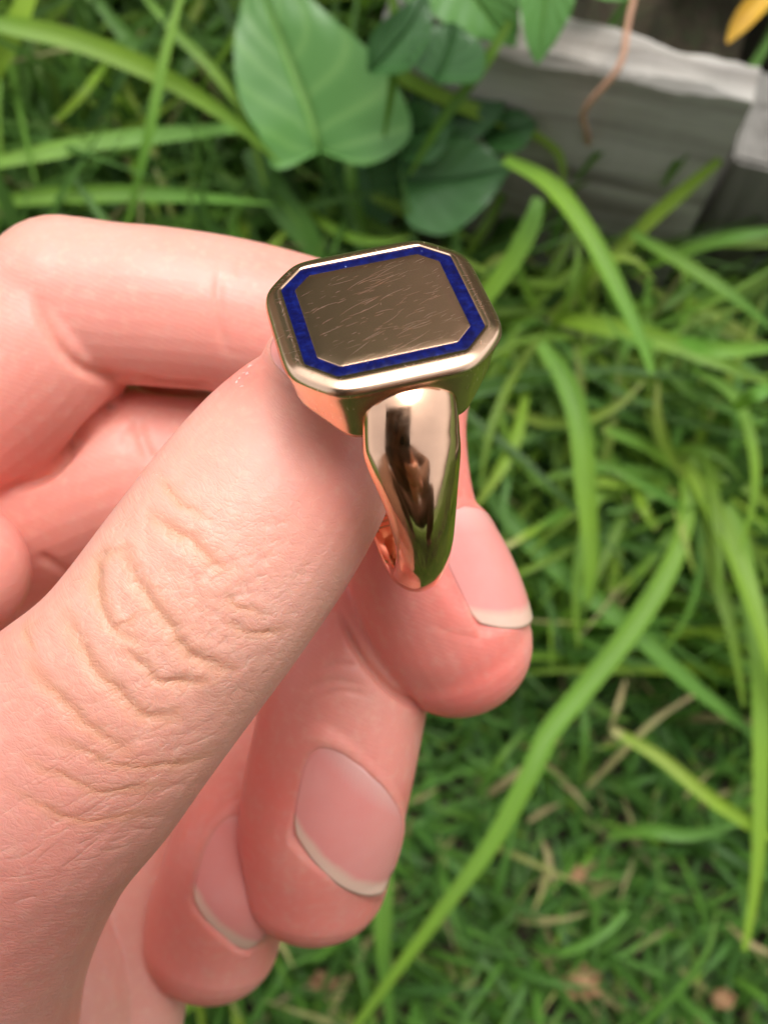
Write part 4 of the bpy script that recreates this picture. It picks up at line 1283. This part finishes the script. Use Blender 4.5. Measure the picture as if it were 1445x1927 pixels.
def build_hand():
    Vs, Fs, cl, off = [], [], {}, 0
    for k, (stn, ratio, red) in TUBES.items():
        V, Fc, Q, T = tube(stn, ratio)
        cl[k] = (Q, T, ratio, red)
        Vs.append(c2w(V)); Fs += [tuple(i + off for i in f) for f in Fc]; off += len(V)
    me = bpy.data.meshes.new('hand')
    # work at 100 times size so that voxel settings keep their precision
    allV = np.vstack(Vs)
    me.from_pydata([tuple(v) for v in allV * 100], [], Fs)
    o = bpy.data.objects.new('hand', me); COL.objects.link(o)
    rm = o.modifiers.new('remesh', 'REMESH'); rm.mode = 'VOXEL'; rm.voxel_size = 0.024; rm.use_smooth_shade = True
    sm = o.modifiers.new('smooth', 'SMOOTH'); sm.factor = .5; sm.iterations = 7
    dg = bpy.context.evaluated_depsgraph_get()
    ev = o.evaluated_get(dg)
    m2 = bpy.data.meshes.new_from_object(ev)
    o.modifiers.clear()
    n = len(m2.vertices)
    co = np.empty(n * 3, np.float32); m2.vertices.foreach_get('co', co); co = co.reshape(-1, 3).astype(float) / 100
    no = np.empty(n * 3, np.float32); m2.vertices.foreach_get('normal', no); no = no.reshape(-1, 3).astype(float)
    px, py, D = w2px(co)
    Cc = (co - CAM_T) @ CAM_R / MM                 # camera frame, mm
    Nc = no @ CAM_R
    # nearest digit, weights
    names = list(cl)
    dist = np.empty((len(names), n)); along = np.empty((len(names), n))
    for i, k in enumerate(names):
        Q = cl[k][0][::3]
        best = np.full(n, 1e9); arg = np.zeros(n, int)
        for j, q in enumerate(Q):
            d = np.sqrt(((Cc - q[:3]) ** 2).sum(1)) / q[3]
            mk = d < best; best[mk] = d[mk]; arg[mk] = j
        dist[i] = best; along[i] = arg / max(1, len(Q) - 1)
    wgt = np.exp(-np.maximum(0, dist - dist.min(0)) * 14); wgt /= wgt.sum(0)
    near = dist.argmin(0)
    W = {k: wgt[i] for i, k in enumerate(names)}
    red = sum(W[k] * cl[k][3] for k in names)
    disp = np.zeros(n); crease_and_shade = np.zeros(n); cdist = np.full(n, 3.0); fdist = np.full(n, 3.0)
    facing = np.clip(-(Cc * Nc).sum(1) / np.linalg.norm(Cc, axis=1) * 2.2, 0, 1)
    thumb = W['thumb'] * facing
    for pts, dep, hw in CREASES:
        d = poly_dist(px + 3 * np.sin(py / 23 + px / 31) + 2 * np.sin(px / 9 - py / 12), py + 3 * np.sin(px / 21 + py / 37) + 2 * np.sin(py / 8 + px / 14), pts) / (F / D); hw *= 1.05
        g = np.exp(-(d / hw) ** 2)
        side = np.exp(-((d - 2.0 * hw) / (1.3 * hw)) ** 2)
        disp += thumb * dep * (-g * .26 + .13 * side)
        crease_and_shade = np.maximum(crease_and_shade, thumb * np.exp(-(d / (hw * 1.1)) ** 2) * min(1, dep * 1.6) * .55)
        if dep > .13: cdist = np.minimum(cdist, d / min(1.3, .5 + dep * 1.6) + (1 - thumb) * 3)
    for pts, dep, hw, k in CREASES_F:
        d = poly_dist(px, py, pts) / (F / D)
        Wk = (W[k] if k else 1 - W['thumb'])
        disp -= Wk * facing * dep * np.exp(-(d / hw) ** 2)
        crease_and_shade = np.maximum(crease_and_shade, Wk * facing * np.exp(-(d / hw) ** 2) * min(1, dep * 1.5) * .4)  # darker tint; between fingers it is occlusion shade put into the colour
    # soft lumps of the knuckle and flesh
    kd = np.hypot(px - 300, (py - 1160)) / 250
    kn = thumb * np.exp(-kd ** 2)
    wx, wy = px * .5 + py * .86, px * .86 - py * .5
    rr_ = np.random.RandomState(77)
    for q in range(900):                      # short fine cross lines over the knuckle and down the thumb
        if q < 620: cx_, cy_, an, ln = 300 + rr_.normal(0, 95), 1160 + rr_.normal(0, 105), rr_.normal(-1.0, .5), rr_.uniform(14, 46)
        elif q < 780: cx_, cy_, an, ln = 470 + rr_.normal(0, 75), 1090 + rr_.normal(0, 75), rr_.normal(.3, .8), rr_.uniform(14, 50)
        else: cx_, cy_, an, ln = 200 + rr_.normal(0, 130), 1470 + rr_.normal(0, 110), rr_.normal(-.35, .2), rr_.uniform(40, 130)
        dx_, dy_ = px - cx_, py - cy_
        mk_ = (np.abs(dx_) < ln) & (np.abs(dy_) < ln)
        u1 = dx_[mk_] * math.cos(an) + dy_[mk_] * math.sin(an); v1 = -dx_[mk_] * math.sin(an) + dy_[mk_] * math.cos(an) + .004 * u1 ** 2 * rr_.normal()
        fall = np.clip(np.abs(u1) / (ln * .8) - .4, 0, 3) * 1.4
        disp[mk_] -= thumb[mk_] * rr_.uniform(.008, .025) * np.exp(-(v1 / 7.0) ** 2) * np.clip(1.6 - 1.6 * np.abs(u1) / (ln * .8), 0, 1)
        fdist[mk_] = np.minimum(fdist[mk_], np.abs(v1) / 24 * rr_.uniform(.8, 2.2) + fall + (1 - thumb[mk_]) * 3)
    low = thumb * np.clip((py - 1330) / 150, 0, 1)
    disp += low * .012 * np.sin((py + .42 * px) / 9.5 + 1.3 * np.sin(px / 55))
    disp += .12 * (np.sin(px / 67 + 1) * np.sin(py / 81)) * facing
    yellow = thumb * np.exp(-(np.hypot(px - 300, py - 1150) / 330) ** 2) * .40
    # fingertips redder towards the tip; thumb end too
    for k in ('index_tip', 'middle_b', 'ring_b'):
        i = names.index(k); red += W[k] * .25 * np.clip(along[i] * 1.6 - .6, 0, 1)
    ti = names.index('thumb')
    red += W['thumb'] * .42 * np.exp(-((px - 665) ** 2 + (py - 900) ** 2) / 130 ** 2)
    red += W['thumb'] * .6 * np.exp(-((px - 440) ** 2 + (py - 690) ** 2) / 55 ** 2)
    red += W['thumb'] * .25 * np.clip((py - 1350) / 500, 0, 1)
    red -= W['middle_b'] * .45 * np.exp(-((px - 700) ** 2 + (py - 1300) ** 2) / 130 ** 2)
    red += W['index_base'] * .3 * np.clip((py - 700) / 250, 0, 1)
    red -= (W['index_base'] + W['index_mid']) * .42 * np.exp(-((py - 420) / 90) ** 2)
    red = np.clip(red, 0, 1.1)
    Cn = Cc + Nc * disp[:, None]
    dorsal = np.clip(W['thumb'] * (1 - .75 * np.exp(-((px - 600) ** 2 + (py - 800) ** 2) / 150 ** 2)) + .35 * W['middle_b'] * np.exp(-((px - 680) ** 2 + (py - 1300) ** 2) / 110 ** 2) + .45 * W['little'], 0, 1)
    # nails
    nail_objs = []
    SKEW = {'thumb': 0., 'index': .16, 'middle': .34, 'ring': .22}
    for (k, fr, sgn, Ln, Hw, Rn, turn, tl, who) in NAILS:
        Q, T, ratio, _ = cl[k]
        i0 = int(fr * (len(Q) - 1))
        c0, r0 = Q[i0, :3], Q[i0, 3]
        t_ = (Q[-1, :3] - c0) if sgn > 0 else (Q[0, :3] - c0)
        t_ = t_ / np.linalg.norm(t_)
        view = -c0 / np.linalg.norm(c0)
        right = np.cross(view, t_); right -= t_ * (right @ t_); right /= np.linalg.norm(right)
        if right[0] < 0: right = -right
        toward = np.cross(t_, right); toward = toward if toward @ view > 0 else -toward
        a = math.radians(turn)
        nn = toward * math.cos(a) + right * math.sin(a); wv = right * math.cos(a) - toward * math.sin(a)
        # flesh under the nail: local coordinates
        rel = Cn - c0
        v_ = rel @ t_; hn = rel @ nn; hw_ = rel @ wv
        rx_, ry_ = r0, r0 * ratio
        s0 = max(0, min(len(Q) - 1, i0 + int((Ln * .6) / max(.01, np.linalg.norm(Q[1, :3] - Q[0, :3])) * sgn)))
        r1 = Q[s0, 3]
        turn0 = a

        def surf(an, v):           # distance of the nail from the finger's axis, mm
            th = an + turn0
            e = 1 / np.sqrt((np.sin(th) / rx_) ** 2 + (np.cos(th) / ry_) ** 2)
            fl = e * (1 + (r1 / r0 - 1) * np.clip(v, 0, 1) * .35) + .10 - .10 * np.clip(v - .35, 0, 1) ** 2
            return (fl + .02) if kfit is None else e * np.polyval(kfit, np.clip(v, -.1, 1.1)) + .03
        kfit = None
        Rn = float(surf(0.0, .4))
        ang = np.arctan2(hw_, hn); u_ = ang * Rn / Hw; vv = v_ / Ln - SKEW[who] * np.clip(u_, -1.4, 1.4)
        radial = np.hypot(hn, hw_)
        th_ = ang + turn0
        e_ = 1 / np.sqrt((np.sin(th_) / rx_) ** 2 + (np.cos(th_) / ry_) ** 2)
        sel = (np.abs(u_) < 1.0) & (v_ / Ln > .05) & (v_ / Ln < .95) & (W[k] > .6) & (hn > 0)
        if sel.sum() > 200 and k != 'thumb':
            kfit = np.polyfit(v_[sel] / Ln, radial[sel] / e_[sel], 2)
            Rn = float(surf(0.0, .4)); u_ = ang * Rn / Hw; vv = v_ / Ln - SKEW[who] * np.clip(u_, -1.4, 1.4)
        edge = np.sqrt(np.clip(1 - np.clip((.48 - vv) / .48, 0, 1) ** 2.3, 0, 1))
        cap_ = np.where(vv < .48, (np.sqrt(u_ ** 2 + np.clip((.48 - vv) / .48, 0, 9) ** 2.3) - 1), np.abs(u_) - 1)
        d_ = cap_ * Hw                                                  # mm outside (+) or inside (-) the outline
        ns = surf(ang, v_ / Ln)
        def sst(x): x = np.clip(x, 0, 1); return x * x * (3 - 2 * x)
        prof_ = -.20 + .27 * sst((d_ + .5) / .7)
        dec = sst((d_ - .15) / 1.7)
        want = ns + prof_
        newr = want * (1 - dec) + radial * dec
        fadev = sst((.93 - vv) / .30)
        fin = sst((1.05 - vv) / .13)
        newr = np.where(d_ < 0, np.minimum(newr, ns + prof_) * fin + radial * (1 - fin), newr * fadev + radial * (1 - fadev))
        mk = (W[k] > .35) & (vv < 1.07) & (d_ < 1.9) & (hn > 0)
        scl = newr / np.maximum(radial, 1e-6)
        nr = nn[None] * (hn * scl)[:, None] + wv[None] * (hw_ * scl)[:, None] + t_[None] * v_[:, None]
        Cn[mk] = (c0 + nr)[mk]
        # the nail plate
        nu, nv = 30, 36
        Vn, au, av = [], [], []
        for lay in (0, 1):
            for i in range(nv):
                v = i / (nv - 1) * 1.02
                wdt = 1.0 if v > .48 else max(.03, math.sqrt(max(0, 1 - ((.48 - v) / .48) ** 2.3)))
                if v > .8: wdt *= 1 - (v - .8) ** 2 * 2.4
                for j in range(nu):
                    u = (-1 + 2 * j / (nu - 1)) * wdt * 1.02
                    ve = v - .13 * (u ** 2) * max(0, (v - .4) / .6) 
                    aa = u * Hw / Rn
                    ve += SKEW[who] * u
                    rr = float(surf(aa, ve)) - (.24 if lay else 0)
                    Vn.append(c0 + t_ * ve * Ln + (nn * math.cos(aa) + wv * math.sin(aa)) * rr); au.append(u); av.append(v)
        f = grid_faces(nv, nu)
        nb = nv * nu
        Fn = f + [tuple(q + nb for q in x[::-1]) for x in f]
        border = [j for j in range(nu)] + [i * nu + nu - 1 for i in range(1, nv)] + [(nv - 1) * nu + j for j in range(nu - 2, -1, -1)] + [i * nu for i in range(nv - 2, 0, -1)]
        for x, y in zip(border, border[1:] + border[:1]): Fn.append((x, x + nb, y + nb, y))
        nail_objs.append((np.array(Vn), Fn, np.array(au), np.array(av), who))
    base = c2w([camp(-100, 2000, 120)])[0]
    m2.vertices.foreach_set('co', (c2w(Cn) - base).astype(np.float32).ravel())
    # skin coordinates: mm along the digit and across it
    ax = np.array([.52, -.85])
    sx = (px * ax[0] + py * ax[1]) * D / F; sy = (px * .85 + py * .52) * D / F
    sk = np.stack([sx, sy, np.zeros(n)], 1).astype(np.float32)
    for nm, arr in (('red', red), ('crease_and_shade', np.clip(crease_and_shade, 0, 1)), ('dorsal', dorsal), ('yellow', yellow), ('cdist', cdist), ('fdist', fdist)):
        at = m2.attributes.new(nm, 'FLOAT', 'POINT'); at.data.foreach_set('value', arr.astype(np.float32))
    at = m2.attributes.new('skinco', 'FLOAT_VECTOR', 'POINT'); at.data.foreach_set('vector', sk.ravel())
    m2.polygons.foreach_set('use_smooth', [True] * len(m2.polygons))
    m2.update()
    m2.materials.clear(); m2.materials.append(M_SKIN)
    o.data = m2; m2.name = 'hand'
    bpy.data.meshes.remove(me)
    o.location = tuple(base)
    tag(o, 'bare hand holding the gold ring between thumb and index fingertip, other fingers curled', 'hand')
    # pale flakes of dry skin along the edge of the thumb nail
    fV, fF = [], []
    cand = (W['thumb'] > .4) & (facing > .6)
    cx_, cy_, cz_ = px[cand], py[cand], D[cand]
    rf = np.random.RandomState(3)
    path = [(499, 634), (490, 645), (482, 658), (476, 672), (468, 690), (462, 705), (452, 722), (446, 690), (438, 684), (400, 736)]
    for (x, y) in path:
        for q in range(3):
            x1, y1 = x + rf.normal(0, 3), y + rf.normal(0, 4)
            if np.min((cx_ - x1) ** 2 + (cy_ - y1) ** 2) > 9: continue
            d1 = cz_[np.argmin((cx_ - x1) ** 2 + (cy_ - y1) ** 2)] - .02
            an = 1.0 + rf.normal(0, .35); l_, w_ = rf.uniform(3, 8), rf.uniform(1.5, 3.5)
            b0 = len(fV)
            for (u, v, z) in ((-1, -.4, 0), (-.3, -1, -.12), (1, -.1, -.3), (.4, .9, -.16), (-.6, .8, -.05)):
                fV.append(camp(x1 + (u * l_ * math.cos(an) - v * w_ * math.sin(an)), y1 - (u * l_ * math.sin(an) + v * w_ * math.cos(an)), d1 + z * .25))
            fF.append(tuple(range(b0, b0 + 5)))
    sf = NT('dry_skin'); sf.set(Roughness=.6, Subsurface_Weight=.3, Subsurface_Scale=.0005); sf.b.inputs['Base Color'].default_value = (.82, .62, .56, 1)
    fo = mesh_obj('cuticle', c2w(np.array(fV)), fF, sf.m, o, smooth=False); fo['kind'] = 'stuff'
    for V, Fc, au, av, who in nail_objs:
        q = mesh_obj('fingernail', c2w(V), Fc, M_NAIL, o, attrs={'nu': au, 'nv': av})
        q['label'] = {'thumb': 'thumb nail half hidden under the ring head', 'index': 'index finger nail turned to the right edge of the fingertip',
                      'middle': 'large rounded nail of the middle finger with pale free edge', 'ring': 'nail of the lowest fingertip with short white edge'}[who]
    print('hand verts', n)


build_hand()
